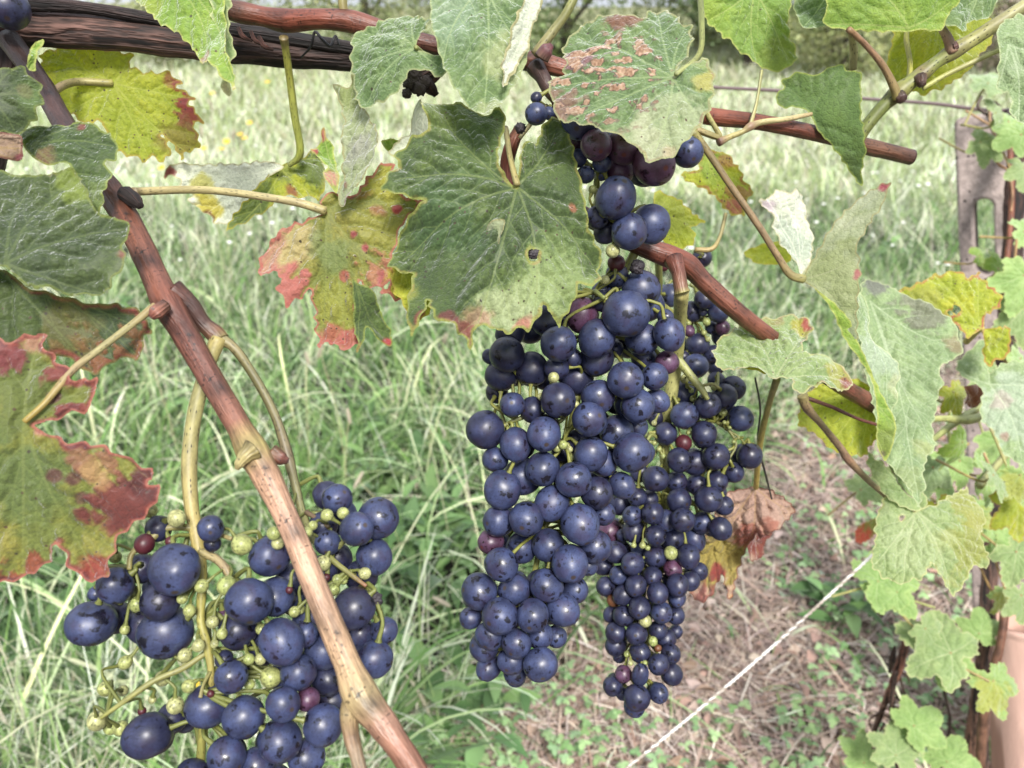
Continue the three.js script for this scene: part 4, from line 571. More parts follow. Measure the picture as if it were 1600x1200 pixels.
// autumn leaf left of the middle
L = leaf(left, { c: [515, 335], d: 0.37, yaw: 0, pitch: 12, pal: 'autumn', label: 'yellow pink autumn leaf with red tips left of the large green leaf', cells: 170, tex: 640, j: [510, 330],
  o: [508, 332, 500, 318, 512, 304, 530, 300, 548, 306, 567, 283, 578, 266, 594, 246, 612, 250, 616, 272, 608, 286, 630, 300, 662, 303, 646, 326, 624, 352, 612, 395, 636, 404, 646, 424, 640, 446, 634, 463, 614, 458, 588, 450, 612, 432, 602, 444, 578, 447, 562, 440, 556, 432, 552, 460, 553, 492, 552, 528, 540, 536, 524, 538, 514, 528, 504, 524, 492, 536, 484, 508, 482, 470, 483, 448, 466, 456, 452, 466, 443, 476, 438, 458, 428, 448, 440, 432, 424, 420, 402, 426, 394, 408, 402, 388, 420, 366, 444, 350, 480, 340],
  tips: [606, 260, 656, 306, 640, 440, 530, 532, 490, 530, 400, 410], wax: 0.3, relief: 0.0026, curl: -0.008, wave: 0.006, teeth: 0.0022, soft: 0, specks: 0.05, veinK: 0.3, edge: [0.0014, '#a8524c', '#b07060', 0.8],
  blobs: [[440, 390, 58, '#b7a472', 0.85], [410, 405, 34, '#b4806c', 0.8], [456, 445, 36, '#b0625a', 0.95, 1], [520, 470, 46, '#949636', 0.7], [505, 520, 26, '#a85a4c', 0.85], [545, 525, 20, '#a8524c', 0.8], [520, 390, 36, '#6c7c44', 0.7], [590, 350, 50, '#93913a', 0.8], [580, 420, 36, '#ad6e58', 0.8, 1], [605, 432, 20, '#a85058', 0.8], [560, 300, 26, '#8c6a34', 0.7, 1], [600, 285, 34, '#a6a238', 0.8], [625, 435, 26, '#b0ae2e', 0.9], [552, 365, 9, '#8f3a40', 0.9], [570, 385, 8, '#9a4044', 0.9], [618, 322, 8, '#a03a40', 0.9], [590, 325, 14, '#a05a50', 0.6], [535, 425, 10, '#a04a44', 0.8], [545, 300, 10, '#6a2c2a', 0.9]] });
petiole(L, [[208, 300, 0.325, 15, [130, 116, 84]], [224, 299, 0.33, 13, [160, 146, 100]], [320, 297, 0.345, 12, [170, 158, 108]], [420, 309, 0.36, 12, [172, 160, 116]], [470, 318, 0.3665, 13, [170, 156, 112]], [509, 330, 0.368, 14, [150, 140, 90]]], STRAWC);
leaf(L.parent, { into: L, as: 'folded_lobe', c: [548, 240], d: 0.362, yaw: -24, pitch: 10, pal: 'greyunder', label: 'upright grey lobe of the autumn leaf', cells: 110, tex: 320, j: [532, 318],
  o: [528, 322, 526, 296, 533, 277, 531, 233, 528, 187, 518, 150, 508, 120, 524, 128, 534, 122, 540, 100, 546, 124, 553, 150, 558, 168, 570, 166, 574, 184, 590, 198, 594, 228, 592, 250, 578, 268, 568, 284, 556, 296, 547, 310, 540, 322], tips: [512, 130, 542, 110, 586, 210], foldTo: [542, 110], fold: 0.25, relief: 0.002, teeth: 0.0012, dust: 0.3, blobs: [[536, 135, 30, '#77853c', 0.6], [545, 312, 22, '#6a3a30', 0.7, 1], [560, 230, 30, '#8c8a86', 0.6]] });
leaf(L.parent, { into: L, as: 'folded_lobe', c: [512, 250], d: 0.366, yaw: 30, pitch: 10, pal: 'lime', label: 'pink tipped small side lobe of the autumn leaf', cells: 80, tex: 224, j: [528, 300],
  o: [528, 304, 518, 290, 505, 276, 508, 262, 517, 256, 508, 244, 500, 230, 490, 224, 500, 220, 510, 212, 507, 196, 512, 188, 518, 204, 530, 214, 532, 240, 533, 270], tips: [510, 192, 508, 270], teeth: 0.0008, blobs: [[511, 194, 12, '#9a2c3c', 0.95], [492, 224, 9, '#b04a54', 0.9], [518, 278, 24, '#c08a78', 0.95]] });
leaf(L.parent, { into: L, as: 'folded_lobe', c: [585, 490], d: 0.362, yaw: 40, pitch: 6, pal: 'green', label: 'folded dark green lobe with a red tip under the autumn leaf', cells: 80, tex: 256, j: [556, 432],
  o: [552, 432, 562, 442, 580, 450, 592, 468, 604, 486, 612, 504, 620, 520, 616, 539, 606, 538, 598, 534, 588, 516, 580, 508, 573, 540, 566, 551, 568, 530, 563, 506, 556, 470], tips: [612, 530, 568, 545], teeth: 0.001, dust: 0.2, blobs: [[610, 532, 15, '#a8383a', 0.95], [568, 545, 12, '#7a2c2c', 0.9]] });
leaf(top, { c: [650, 430], d: 0.362, yaw: 0, pitch: 0, pal: 'yellow', label: 'yellow leaf piece showing behind the lower left of the large green leaf', cells: 70, tex: 224, j: [650, 380],
  o: [612, 400, 640, 396, 670, 420, 690, 440, 680, 470, 660, 500, 640, 502, 628, 470, 612, 455], tips: [645, 490, 625, 440], teeth: 0.0014, specks: 0.1, blobs: [[648, 495, 18, '#7a3030', 0.9]] });
// ---- leaves on the diagonal cane
L = leaf(diag, { c: [1225, 555], d: 0.42, yaw: 0, pitch: 40, pal: 'pale', label: 'grey green leaf with yellow red upper tip right of the bunches', cells: 140, tex: 448, j: [1212, 590],
  o: [1116, 552, 1114, 540, 1124, 530, 1125, 518, 1142, 515, 1152, 502, 1166, 494, 1184, 493, 1200, 486, 1216, 488, 1230, 484, 1248, 488, 1266, 490, 1276, 505, 1264, 518, 1256, 530, 1254, 544, 1272, 550, 1290, 550, 1304, 556, 1320, 562, 1336, 574, 1341, 590, 1322, 600, 1302, 606, 1286, 600, 1270, 606, 1252, 616, 1236, 610, 1240, 596, 1222, 586, 1212, 592, 1196, 584, 1180, 572, 1150, 574, 1124, 572],
  tips: [1122, 540, 1170, 496, 1268, 498, 1330, 580], dust: 0.35, wax: 0.42, relief: 0.0026, curl: -0.006, teeth: 0.0014, specks: 0.06, edge: [0.0012, '#8c8a3a', '#8f5a48', 0.7],
  blobs: [[1262, 500, 24, '#a09a34', 0.9], [1270, 496, 13, '#9a4438', 0.95], [1210, 490, 18, '#9a7a5a', 0.7], [1315, 575, 28, '#9c9a40', 0.8], [1332, 588, 13, '#8a4a40', 0.9], [1190, 505, 40, '#7f9438', 0.6], [1170, 560, 24, '#a0b070', 0.5]] });
leaf(diag, { into: L, as: 'folded_lobe', c: [1170, 568], d: 0.427, yaw: 0, pitch: -30, pal: 'yellow', label: 'yellow underside of the turned lower lobe', o: [1122, 572, 1150, 566, 1170, 560, 1192, 566, 1206, 572, 1196, 586, 1184, 580, 1172, 584, 1150, 578], j: [1200, 572], tips: [1130, 574], cells: 60, tex: 160, teeth: 0.0012 });
petiole(L, [[1181, 762, 0.545, 9, [170, 150, 76]], [1188, 690, 0.5, 10, [168, 152, 80]], [1202, 630, 0.46, 10, [156, 150, 84]], [1214, 592, 0.424, 12, [130, 126, 72]]], STRAWC);

L = leaf(diag, { c: [1310, 660], d: 0.52, yaw: 0, pitch: 4, pal: 'yellow', label: 'yellow leaf behind the lower end of the diagonal cane', cells: 90, tex: 320, j: [1360, 610],
  o: [1247, 664, 1254, 632, 1268, 612, 1284, 598, 1310, 592, 1336, 590, 1362, 606, 1384, 640, 1390, 680, 1368, 694, 1356, 714, 1334, 712, 1302, 704, 1282, 680, 1264, 672], tips: [1250, 650, 1300, 700, 1350, 710], through: 0.5, wax: 0.15, edge: [0.001, '#a8a63c'], specks: 0.04, relief: 0.002 });
L = leaf(diag, { c: [1120, 285], d: 0.5, yaw: -10, pitch: -6, pal: 'yellow', label: 'yellow green leaf with rusty right edge below the mottled leaf', cells: 110, tex: 320, j: [1096, 224],
  o: [1060, 273, 1074, 266, 1090, 268, 1094, 246, 1100, 230, 1120, 236, 1140, 238, 1148, 250, 1162, 266, 1166, 282, 1182, 297, 1172, 306, 1166, 320, 1165, 337, 1150, 334, 1138, 330, 1124, 312, 1113, 303, 1096, 292, 1080, 287], tips: [1066, 274, 1150, 250, 1176, 298, 1160, 334], through: 0.5, specks: 0.14, edge: [0.0018, '#a06048', '#94903a', 0.7], blobs: [[1160, 300, 26, '#a0704a', 0.7, 1], [1110, 250, 26, '#7f9a3c', 0.6], [1150, 322, 14, '#b0685a', 0.8], [1140, 250, 16, '#9a5a3a', 0.6]] });
L = leaf(diag, { c: [1068, 345], d: 0.5, yaw: 0, pitch: 0, pal: 'yellow', label: 'olive yellow leaf right of the upper bunch above the diagonal cane', cells: 100, tex: 256, j: [1026, 330],
  o: [1020, 300, 1032, 298, 1046, 306, 1060, 308, 1072, 316, 1082, 326, 1096, 336, 1107, 343, 1094, 348, 1082, 353, 1090, 366, 1087, 378, 1068, 390, 1056, 386, 1044, 382, 1030, 370, 1022, 340], tips: [1046, 304, 1100, 342, 1070, 386], through: 0.45, specks: 0.06, blobs: [[1050, 330, 40, '#8f9a34', 0.7]] });
leaf(diag, { c: [1200, 395], d: 0.6, yaw: 0, pitch: 0, pal: 'yellow', label: 'narrow yellow leaf tip right of the single hanging grape', o: [1162, 393, 1180, 384, 1200, 378, 1222, 376, 1240, 392, 1236, 410, 1206, 412, 1186, 410], j: [1240, 380], tips: [1166, 394], cells: 60, tex: 192, through: 0.5, teeth: 0.001 });
limb('tendril', [[1100, 170, 0.41, 9, [150, 146, 90]], [1112, 190, 0.412, 8, [150, 146, 90]], [1124, 214, 0.414, 9, [146, 136, 86]], [1108, 210, 0.412, 10, [150, 140, 90]], [1088, 202, 0.41, 11, [146, 130, 90]]], STRAWC, M.stalk, top, null, 9, 8, 0.06);
limb('tendril', [[1122, 222, 0.414, 14, [120, 90, 80]], [1140, 214, 0.415, 9, [160, 150, 96]], [1160, 206, 0.416, 8, [160, 150, 96]], [1172, 198, 0.416, 13, [150, 120, 96]], [1186, 192, 0.417, 9, [176, 166, 116]], [1230, 186, 0.42, 8, [180, 166, 120]], [1268, 178, 0.424, 6, [170, 150, 110]]], STRAWC, M.stalk, top, null, 9, 8, 0.06);
limb('tendril', [[1172, 196, 0.416, 7, [160, 150, 100]], [1182, 160, 0.416, 5, [160, 156, 100]], [1190, 110, 0.416, 5, [150, 150, 90]]], STRAWC, M.stalk, top, null, 7, 8, 0.05);
limb('tendril', [[1086, 390, 0.43, 8, [150, 130, 80]], [1112, 389, 0.43, 8, [158, 140, 90]], [1124, 372, 0.432, 6, [150, 140, 90]], [1134, 334, 0.436, 6, [150, 140, 90]]], STRAWC, M.stalk, diag, null, 8, 8, 0.05);
limb('tendril', [[1262, 622, 0.475, 7, [110, 70, 60]], [1300, 636, 0.478, 6, [110, 62, 52]], [1340, 654, 0.482, 5, [116, 62, 50]], [1372, 664, 0.486, 5, [110, 62, 52]]], RED, M.cane, diag, null, 7, 8, 0.05);
limb('tendril', [[1180, 590, 0.5, 3], [1188, 640, 0.505, 3.5], [1184, 690, 0.51, 3], [1196, 740, 0.515, 3.5], [1206, 780, 0.52, 2.5]], [50, 44, 40], M.cane, diag, null, 6, 8, 0);
limb('shoot', [[1254, 618, 0.47, 18, [140, 130, 80]], [1258, 632, 0.472, 15, [124, 104, 76]], [1284, 664, 0.49, 10, [128, 112, 84]], [1316, 704, 0.51, 12, [136, 112, 88]], [1322, 714, 0.513, 13, [136, 104, 84]], [1352, 746, 0.53, 10, [140, 124, 92]], [1390, 780, 0.55, 9, [140, 128, 92]]], OLIVE, M.stalk, diag, null, 10, 8, 0.05);

// the leaf folded along its midrib, at the end of the long brown stalk
L = leaf(shoot, { c: [1320, 420], d: 0.43, yaw: -30, pitch: 8, pal: 'greyunder', label: 'upper grey underside half of the folded leaf right of the cut cane', cells: 130, tex: 384, j: [1255, 436],
  o: [1253, 438, 1258, 426, 1274, 396, 1290, 370, 1306, 344, 1320, 326, 1338, 308, 1352, 296, 1372, 284, 1391, 279, 1386, 294, 1380, 310, 1376, 322, 1362, 340, 1350, 362, 1338, 384, 1342, 402, 1344, 424, 1341, 452, 1338, 490, 1340, 520, 1330, 540, 1318, 520, 1300, 482, 1284, 462, 1268, 448],
  tips: [1384, 284, 1340, 400, 1336, 500], dust: 0.1, wax: 0.25, relief: 0.0009, teeth: 0.0018, soft: 0, curl: -0.004, blobs: [[1380, 284, 10, '#9a3a4a', 0.9], [1320, 430, 60, '#8a945c', 0.6], [1342, 425, 10, '#a05a58', 0.9], [1345, 300, 26, '#a6ac94', 0.6]] });
leaf(shoot, { into: L, as: 'folded_lobe', c: [1233, 365], d: 0.432, yaw: 34, pitch: 0, pal: 'under', label: 'silvery left lobe of the folded leaf', cells: 90, tex: 256, j: [1256, 432],
  o: [1256, 436, 1241, 412, 1226, 386, 1214, 342, 1204, 324, 1193, 310, 1208, 308, 1214, 298, 1226, 293, 1238, 300, 1248, 294, 1262, 306, 1266, 322, 1269, 342, 1276, 366, 1268, 392, 1260, 420], tips: [1206, 306, 1255, 305], wax: 0.15, relief: 0.0022, teeth: 0.0014, blobs: [[1206, 322, 20, '#b09aa8', 0.7], [1240, 380, 40, '#9aa896', 0.6]] });
leaf(shoot, { into: L, as: 'folded_lobe', c: [1350, 580], d: 0.424, yaw: -14, pitch: 0, pal: 'lime', label: 'long yellow green strip of the folded leaf', cells: 120, tex: 320, j: [1268, 446],
  o: [1262, 442, 1300, 470, 1330, 500, 1343, 540, 1356, 562, 1369, 590, 1386, 626, 1404, 664, 1394, 706, 1384, 724, 1376, 708, 1370, 692, 1372, 650, 1370, 608, 1361, 584, 1342, 560, 1322, 534, 1300, 484, 1276, 454], tips: [1384, 716, 1400, 664], teeth: 0.0006, relief: 0.001, blobs: [[1380, 690, 36, '#6e7c30', 0.7], [1376, 712, 12, '#4a3a2c', 0.8]] });
leaf(shoot, { into: L, as: 'folded_lobe', c: [1375, 570], d: 0.432, yaw: 16, pitch: 14, pal: 'mist', label: 'pale blue green toothed lobe of the folded leaf', cells: 120, tex: 320, j: [1342, 452],
  o: [1343, 452, 1354, 468, 1362, 490, 1362, 510, 1364, 528, 1378, 538, 1388, 544, 1402, 562, 1414, 582, 1410, 600, 1418, 620, 1410, 636, 1416, 650, 1408, 660, 1413, 680, 1400, 658, 1388, 630, 1374, 600, 1360, 574, 1346, 556, 1340, 520, 1337, 488], tips: [1412, 672, 1412, 584], dust: 0.4, wax: 0.4, teeth: 0.0012, relief: 0.0012, blobs: [[1372, 560, 60, '#a8b8a0', 0.7], [1408, 600, 20, '#b8bc8c', 0.6]] });
petiole(L, [[1082, 206, 0.41, 15, [140, 134, 76]], [1098, 226, 0.412, 12, [128, 116, 74]], [1140, 288, 0.416, 11, [132, 112, 78]], [1186, 354, 0.42, 11, [136, 114, 84]], [1216, 402, 0.424, 11, [140, 118, 84]], [1236, 430, 0.427, 13, [148, 136, 90]], [1256, 436, 0.4295, 14, [150, 148, 92]]], OLIVE);
L = leaf(diag, { c: [1430, 600], d: 0.5, yaw: -8, pitch: 22, pal: 'mist', label: 'large blue green leaf with shrivelled top edge behind the folded leaf', cells: 140, tex: 512, j: [1360, 470],
  o: [1346, 436, 1368, 440, 1387, 447, 1408, 456, 1427, 467, 1446, 472, 1463, 480, 1482, 490, 1497, 503, 1502, 524, 1510, 547, 1490, 560, 1467, 573, 1480, 592, 1472, 612, 1474, 634, 1468, 656, 1478, 687, 1462, 702, 1457, 720, 1452, 736, 1458, 752, 1448, 768, 1447, 790, 1438, 776, 1430, 757, 1414, 738, 1397, 717, 1384, 696, 1372, 640, 1352, 560, 1340, 490], tips: [1498, 540, 1474, 686, 1446, 784], dust: 0.3, wax: 0.45, relief: 0.002, curl: -0.008, teeth: 0.0018, blobs: [[1372, 446, 26, '#6a6a66', 0.8], [1440, 490, 34, '#6c6a5a', 0.7, 1], [1495, 530, 20, '#8a7a58', 0.8], [1430, 740, 26, '#8c9a62', 0.6], [1460, 690, 20, '#a8ae72', 0.6]] });

// ---- leaves on the upper right shoot
L = leaf(shoot, { c: [1300, 190], d: 0.425, yaw: -14, pitch: -4, pal: 'green', label: 'smooth dark green triangular leaf hanging over the cut cane', cells: 120, tex: 384, j: [1268, 178],
  o: [1210, 153, 1216, 142, 1226, 136, 1220, 123, 1232, 118, 1243, 110, 1256, 110, 1268, 118, 1282, 112, 1297, 103, 1308, 98, 1317, 98, 1324, 108, 1334, 112, 1347, 112, 1344, 134, 1346, 157, 1344, 176, 1352, 197, 1353, 216, 1357, 233, 1352, 256, 1353, 292, 1340, 273, 1326, 254, 1310, 237, 1296, 220, 1280, 207, 1263, 173, 1242, 168, 1220, 170], tips: [1222, 128, 1318, 102, 1352, 280], wax: 0.25, relief: 0.001, veinK: 0.15, curl: -0.006, teeth: 0.0012, fold: 0.15, foldTo: [1350, 280], through: 0.35, blobs: [[1290, 170, 90, '#5c7a3a', 0.6]] });
L = leaf(shoot, { c: [1180, 50], d: 0.44, yaw: 10, pitch: 0, pal: 'lime', label: 'yellow green toothed leaf left of the triangular leaf at the top', cells: 120, tex: 384, j: [1180, -20],
  o: [1090, -40, 1103, 20, 1112, 24, 1116, 36, 1128, 42, 1134, 56, 1146, 58, 1154, 72, 1166, 78, 1176, 88, 1190, 96, 1206, 104, 1226, 108, 1245, 96, 1252, 86, 1248, 70, 1240, 60, 1236, 30, 1240, 0, 1244, -40], tips: [1112, 26, 1190, 92, 1240, 90], through: 0.45, wax: 0.2, specks: 0.02, relief: 0.0016, teeth: 0.0016, blobs: [[1180, 40, 80, '#71903a', 0.7], [1226, 80, 40, '#7c8c34', 0.6], [1110, 10, 30, '#8ea43c', 0.6]] });
L = leaf(shoot, { c: [1400, 20], d: 0.4, yaw: 0, pitch: -14, pal: 'lime', label: 'bright green leaf seen from below along the top right edge', cells: 120, tex: 384, j: [1420, 44],
  o: [1288, 33, 1310, 42, 1330, 45, 1366, 48, 1400, 49, 1420, 50, 1440, 46, 1470, 51, 1478, 36, 1486, 20, 1500, 8, 1510, -50, 1250, -50, 1300, 0], tips: [1300, 34, 1360, -40, 1490, 0], through: 0.5, wax: 0.2, relief: 0.0014, teeth: 0.0014 });
petiole(L, [[1402, 154, 0.428, 14, [140, 132, 72]], [1398, 140, 0.426, 14, [140, 124, 80]], [1380, 104, 0.42, 11, [142, 116, 84]], [1352, 70, 0.412, 9, [146, 112, 88]], [1326, 46, 0.402, 10, [142, 112, 80]]], OLIVE);
leaf(shoot, { c: [1310, 8], d: 0.41, yaw: 0, pitch: 20, pal: 'blue', label: 'blue green leaf at the top edge left of the bright one', cells: 90, tex: 256, j: [1310, -50],
  o: [1240, -50, 1244, 0, 1252, 18, 1262, 32, 1286, 33, 1320, 28, 1346, 22, 1370, 26, 1374, 14, 1382, -50], tips: [1262, 28, 1366, 20], dust: 0.3, teeth: 0.0012 });
L = leaf(shoot, { c: [1470, 90], d: 0.455, yaw: 0, pitch: 0, pal: 'yellow', label: 'translucent yellow green leaf behind the shoot nodes', cells: 110, tex: 384, j: [1470, 10],
  o: [1392, 30, 1398, 60, 1390, 92, 1396, 126, 1412, 128, 1430, 135, 1450, 146, 1464, 136, 1478, 136, 1490, 126, 1502, 120, 1520, 106, 1534, 84, 1560, 62, 1556, 20, 1480, 10], tips: [1400, 120, 1450, 140, 1520, 100], through: 0.6, wax: 0.15, teeth: 0.0014, relief: 0.0016 });
petiole(L, [[1420, 132, 0.43, 9, [150, 150, 74]], [1422, 100, 0.436, 8, [160, 156, 66]], [1417, 50, 0.446, 8, [166, 160, 70]], [1440, 20, 0.453, 7, [160, 160, 70]]], GRN);
leaf(shoot, { c: [1525, 10], d: 0.41, yaw: 10, pitch: 20, pal: 'blue', label: 'blue green leaf lobe at the top edge right of the bright one', cells: 90, tex: 256, j: [1530, -50],
  o: [1472, -50, 1474, 0, 1484, 16, 1490, 26, 1506, 32, 1523, 38, 1524, 20, 1540, 18, 1560, 18, 1570, -50], tips: [1520, 34, 1560, 14], dust: 0.3, teeth: 0.001 });
L = leaf(shoot, { c: [1590, 90], d: 0.405, yaw: -16, pitch: 10, pal: 'mist', label: 'pale blue green leaf at the right edge over the end of the shoot', cells: 110, tex: 384, j: [1576, 70],
  o: [1560, 36, 1556, 60, 1562, 90, 1560, 126, 1570, 140, 1582, 134, 1584, 160, 1594, 178, 1612, 184, 1660, 180, 1670, 30, 1620, 26, 1590, 20], tips: [1564, 130, 1600, 180, 1660, 100], dust: 0.45, wax: 0.4, relief: 0.0016 });
limb('tendril', [[1442, 138, 0.427, 8, [158, 160, 90]], [1480, 116, 0.426, 8, [160, 160, 92]], [1540, 88, 0.423, 8, [176, 172, 120]], [1600, 62, 0.42, 7, [170, 170, 110]]], GRN, M.stalk, shoot, null, 8, 8, 0.04);
limb('tendril', [[1330, 45, 0.43, 12, [168, 160, 116]], [1334, 80, 0.436, 13, [172, 164, 120]], [1332, 108, 0.442, 13, [168, 160, 116]]], STRAWC, M.stalk, shoot, null, 8, 6, 0.05);

// ---- the dried leaf under the yellow stalk
L = leaf(diag, { c: [1165, 850], d: 0.55, yaw: -12, pitch: 0, pal: 'dry', label: 'withered brown and yellow leaf hanging behind the right bunch', cells: 150, tex: 512, j: [1180, 762], wax: 0.05, through: 0.15, relief: 0.005, wave: 0.016, curl: -0.016, veinK: 0.3,
  o: [1128, 772, 1150, 766, 1180, 760, 1200, 764, 1216, 772, 1232, 784, 1246, 797, 1240, 812, 1220, 824, 1200, 834, 1188, 848, 1178, 858, 1170, 876, 1162, 894, 1152, 912, 1143, 948, 1134, 922, 1130, 904, 1120, 920, 1108, 938, 1090, 945, 1074, 930, 1082, 900, 1096, 870, 1106, 840, 1118, 800],
  tips: [1236, 800, 1143, 940, 1085, 930], blobs: [[1120, 880, 70, '#8c803c', 0.9], [1190, 800, 60, '#a88a7c', 0.9], [1110, 938, 26, '#703430', 0.7, 1], [1126, 905, 14, '#7a2a2a', 0.9], [1180, 846, 24, '#7c3a30', 0.7], [1146, 940, 12, '#b08a5a', 0.7], [1205, 825, 18, '#8a5040', 0.7]] });
leaf(diag, { into: L, as: 'folded_lobe', c: [1192, 848], d: 0.556, yaw: 30, pitch: -10, pal: 'dry', label: 'dark red brown inner fold of the withered leaf', o: [1170, 850, 1188, 830, 1210, 826, 1214, 836, 1200, 846, 1196, 872, 1184, 874, 1174, 880], j: [1180, 830], tips: [1190, 870], cells: 50, tex: 160, wax: 0.05, relief: 0.002, wave: 0.006, blobs: [[1190, 850, 60, '#7a382c', 1]] });
// ---------------------------------------------------------------- the vine plant at the post, the post, wire, string
const row = thing('grapevine', 'paler grapevine growing around the concrete post at the right edge', 'grapevine', at(1560, 900, 1.0));
{
  // concrete post with slots, leaning
  const topP = at(1562, 178, 1.08), botP = at(1590, 1290, 1.34), ax = topP.clone().sub(botP).normalize(), H = topP.distanceTo(botP);
  const post = thing('concrete_post', 'grey concrete trellis post with oval slots leaning at the right edge', 'post', botP);
  const w = 0.094, dep = 0.075, sh = new THREE.Shape(), r = 0.006;
  sh.moveTo(-w / 2, 0); sh.lineTo(w / 2, 0); sh.lineTo(w / 2, H - r); sh.quadraticCurveTo(w / 2, H, w / 2 - r, H); sh.lineTo(-w / 2 + r, H); sh.quadraticCurveTo(-w / 2, H, -w / 2, H - r); sh.closePath();
  for (let k = 0; k < 4; k++) { const y = H - 0.158 - k * 0.22, x = -0.02, hl = 0.04, hr = 0.0155, p = new THREE.Path(); p.moveTo(x - hr, y - hl); p.absarc(x, y - hl, hr, Math.PI, 2 * Math.PI, false); p.lineTo(x + hr, y + hl); p.absarc(x, y + hl, hr, 0, Math.PI, false); p.closePath(); sh.holes.push(p); }
  const g = new THREE.ExtrudeGeometry(sh, { depth: dep, bevelEnabled: true, bevelSize: 0.004, bevelThickness: 0.004, bevelSegments: 3, curveSegments: 10 }); g.translate(0, 0, -dep / 2);
  const conc = dataTex(512, 512, (i, j) => { const a = pvn(i / 512 * 5, j / 512 * 5, 5, 5), b = pvn(i / 512 * 40, j / 512 * 40, 40, 40), c = pvn(i / 512 * 150, j / 512 * 150, 150, 150), hole = hash(Math.floor(i / 12) + 3, Math.floor(j / 12) + 8) > 0.9 && Math.hypot(i % 12 - 6, j % 12 - 6) < 1 + 3 * hash(Math.floor(i / 12), Math.floor(j / 12)) ? 0.45 : 1, k = (0.66 + 0.2 * (a - 0.5) + 0.14 * (b - 0.5) + 0.12 * (c - 0.5)) * hole * 255; return [k * 0.95, k * 0.87, k * 0.84]; }, true, true); conc.repeat.set(4, 4);
  const cm = new THREE.MeshStandardMaterial({ name: 'concrete', map: conc, bumpMap: conc, bumpScale: 0.003, roughness: 0.92 });
  const m = part('post', g, cm, post); const zx = V3(-0.6, 0, 1).addScaledVector(ax, -V3(-0.6, 0, 1).dot(ax)).normalize(), xx = ax.clone().cross(zx);
  m.quaternion.setFromRotationMatrix(new THREE.Matrix4().makeBasis(xx, ax, zx));
  const clay = dataTex(256, 256, (i, j) => { const k = 1 + 0.16 * (pvn(i / 256 * 5, j / 256 * 5, 5, 5) - 0.5) + 0.1 * (pvn(i / 256 * 40, j / 256 * 40, 40, 40) - 0.5); const st = sstep(0.62, 0.75, pvn(i / 256 * 18, j / 256 * 3, 18, 3)); return mix3([208 * k, 172 * k, 156 * k], [120 * k, 84 * k, 70 * k], st * 0.6); }, true, true);
  // pink clay pipe round its foot
  const p0 = at(1612, 962, 1.1), p1 = at(1618, 1290, 1.17), pd = p0.clone().sub(p1), PH = pd.length(), pipe = thing('clay_pipe', 'pinkish clay pipe standing against the foot of the concrete post', 'pipe', p1);
  const pr = [[0.052, 0], [0.054, PH * 0.5], [0.055, PH - 0.012], [0.0565, PH - 0.006], [0.056, PH], [0.052, PH + 0.001], [0.0505, PH - 0.006], [0.05, PH - 0.05], [0.048, 0.02]].map(([x, y]) => new THREE.Vector2(x, y));
  const pm = new THREE.MeshStandardMaterial({ name: 'pink clay', map: clay, bumpMap: conc, bumpScale: 0.001, roughness: 0.75, side: THREE.DoubleSide });
  const lt = part('pipe', new THREE.LatheGeometry(pr, 40), pm, pipe); lt.quaternion.setFromUnitVectors(V3(0, 1, 0), pd.normalize());
  // trellis wire
  const wire = thing('trellis_wire', 'thin grey trellis wire running to the top of the concrete post', 'wire', at(1545, 172, 1.03));
  limb('wire', [[880, 118, 0.78, 5], [1110, 136, 0.84, 5], [1220, 142, 0.88, 5.5], [1350, 154, 0.94, 5.5], [1460, 162, 0.99, 5.5], [1545, 172, 1.03, 6], [1700, 168, 1.1, 5]], [120, 104, 104], new THREE.MeshStandardMaterial({ name: 'wire', vertexColors: true, roughness: 0.5, metalness: 0.4 }), wire, null, 8, 6, 0);
  limb('wire_tie', [[1534, 150, 1.0, 4], [1528, 166, 1.0, 5], [1546, 180, 0.995, 5], [1562, 168, 1.0, 5], [1550, 158, 1.01, 4], [1540, 176, 1.0, 4]], [90, 66, 56], M.cane, wire, null, 7, 6, 0.1);
  // string
  const str = thing('string', 'white twisted string stretched slantwise above the straw ground', 'string', at(985, 1200, 0.72));
  const strand = (ph) => { const s = []; for (let i = 0; i <= 420; i++) { const t = i / 420, x = lerp(935, 1430, t), y = lerp(1236, 804, t) + 12 * Math.sin(t * Math.PI), d = lerp(0.66, 0.83, t), a = t * 260 + ph, o = 1.1; s.push({ p: at(x + Math.cos(a) * o, y + Math.sin(a) * o, d), r: 1.65 * d / F * (0.85 + 0.3 * vn(t * 90, ph)), c: linRGB(mix3([150, 140, 128], [208, 204, 198], sstep(0.3, 0.6, fbm(t * 26, ph, 3)))) }); } const o = s[0].p.clone(); s.forEach((k) => k.p.sub(o)); part('strand', tube(s, 6, 1, 0), new THREE.MeshStandardMaterial({ name: 'string', vertexColors: true, roughness: 0.85 }), str, o); };
  strand(0); strand(3.14);
}
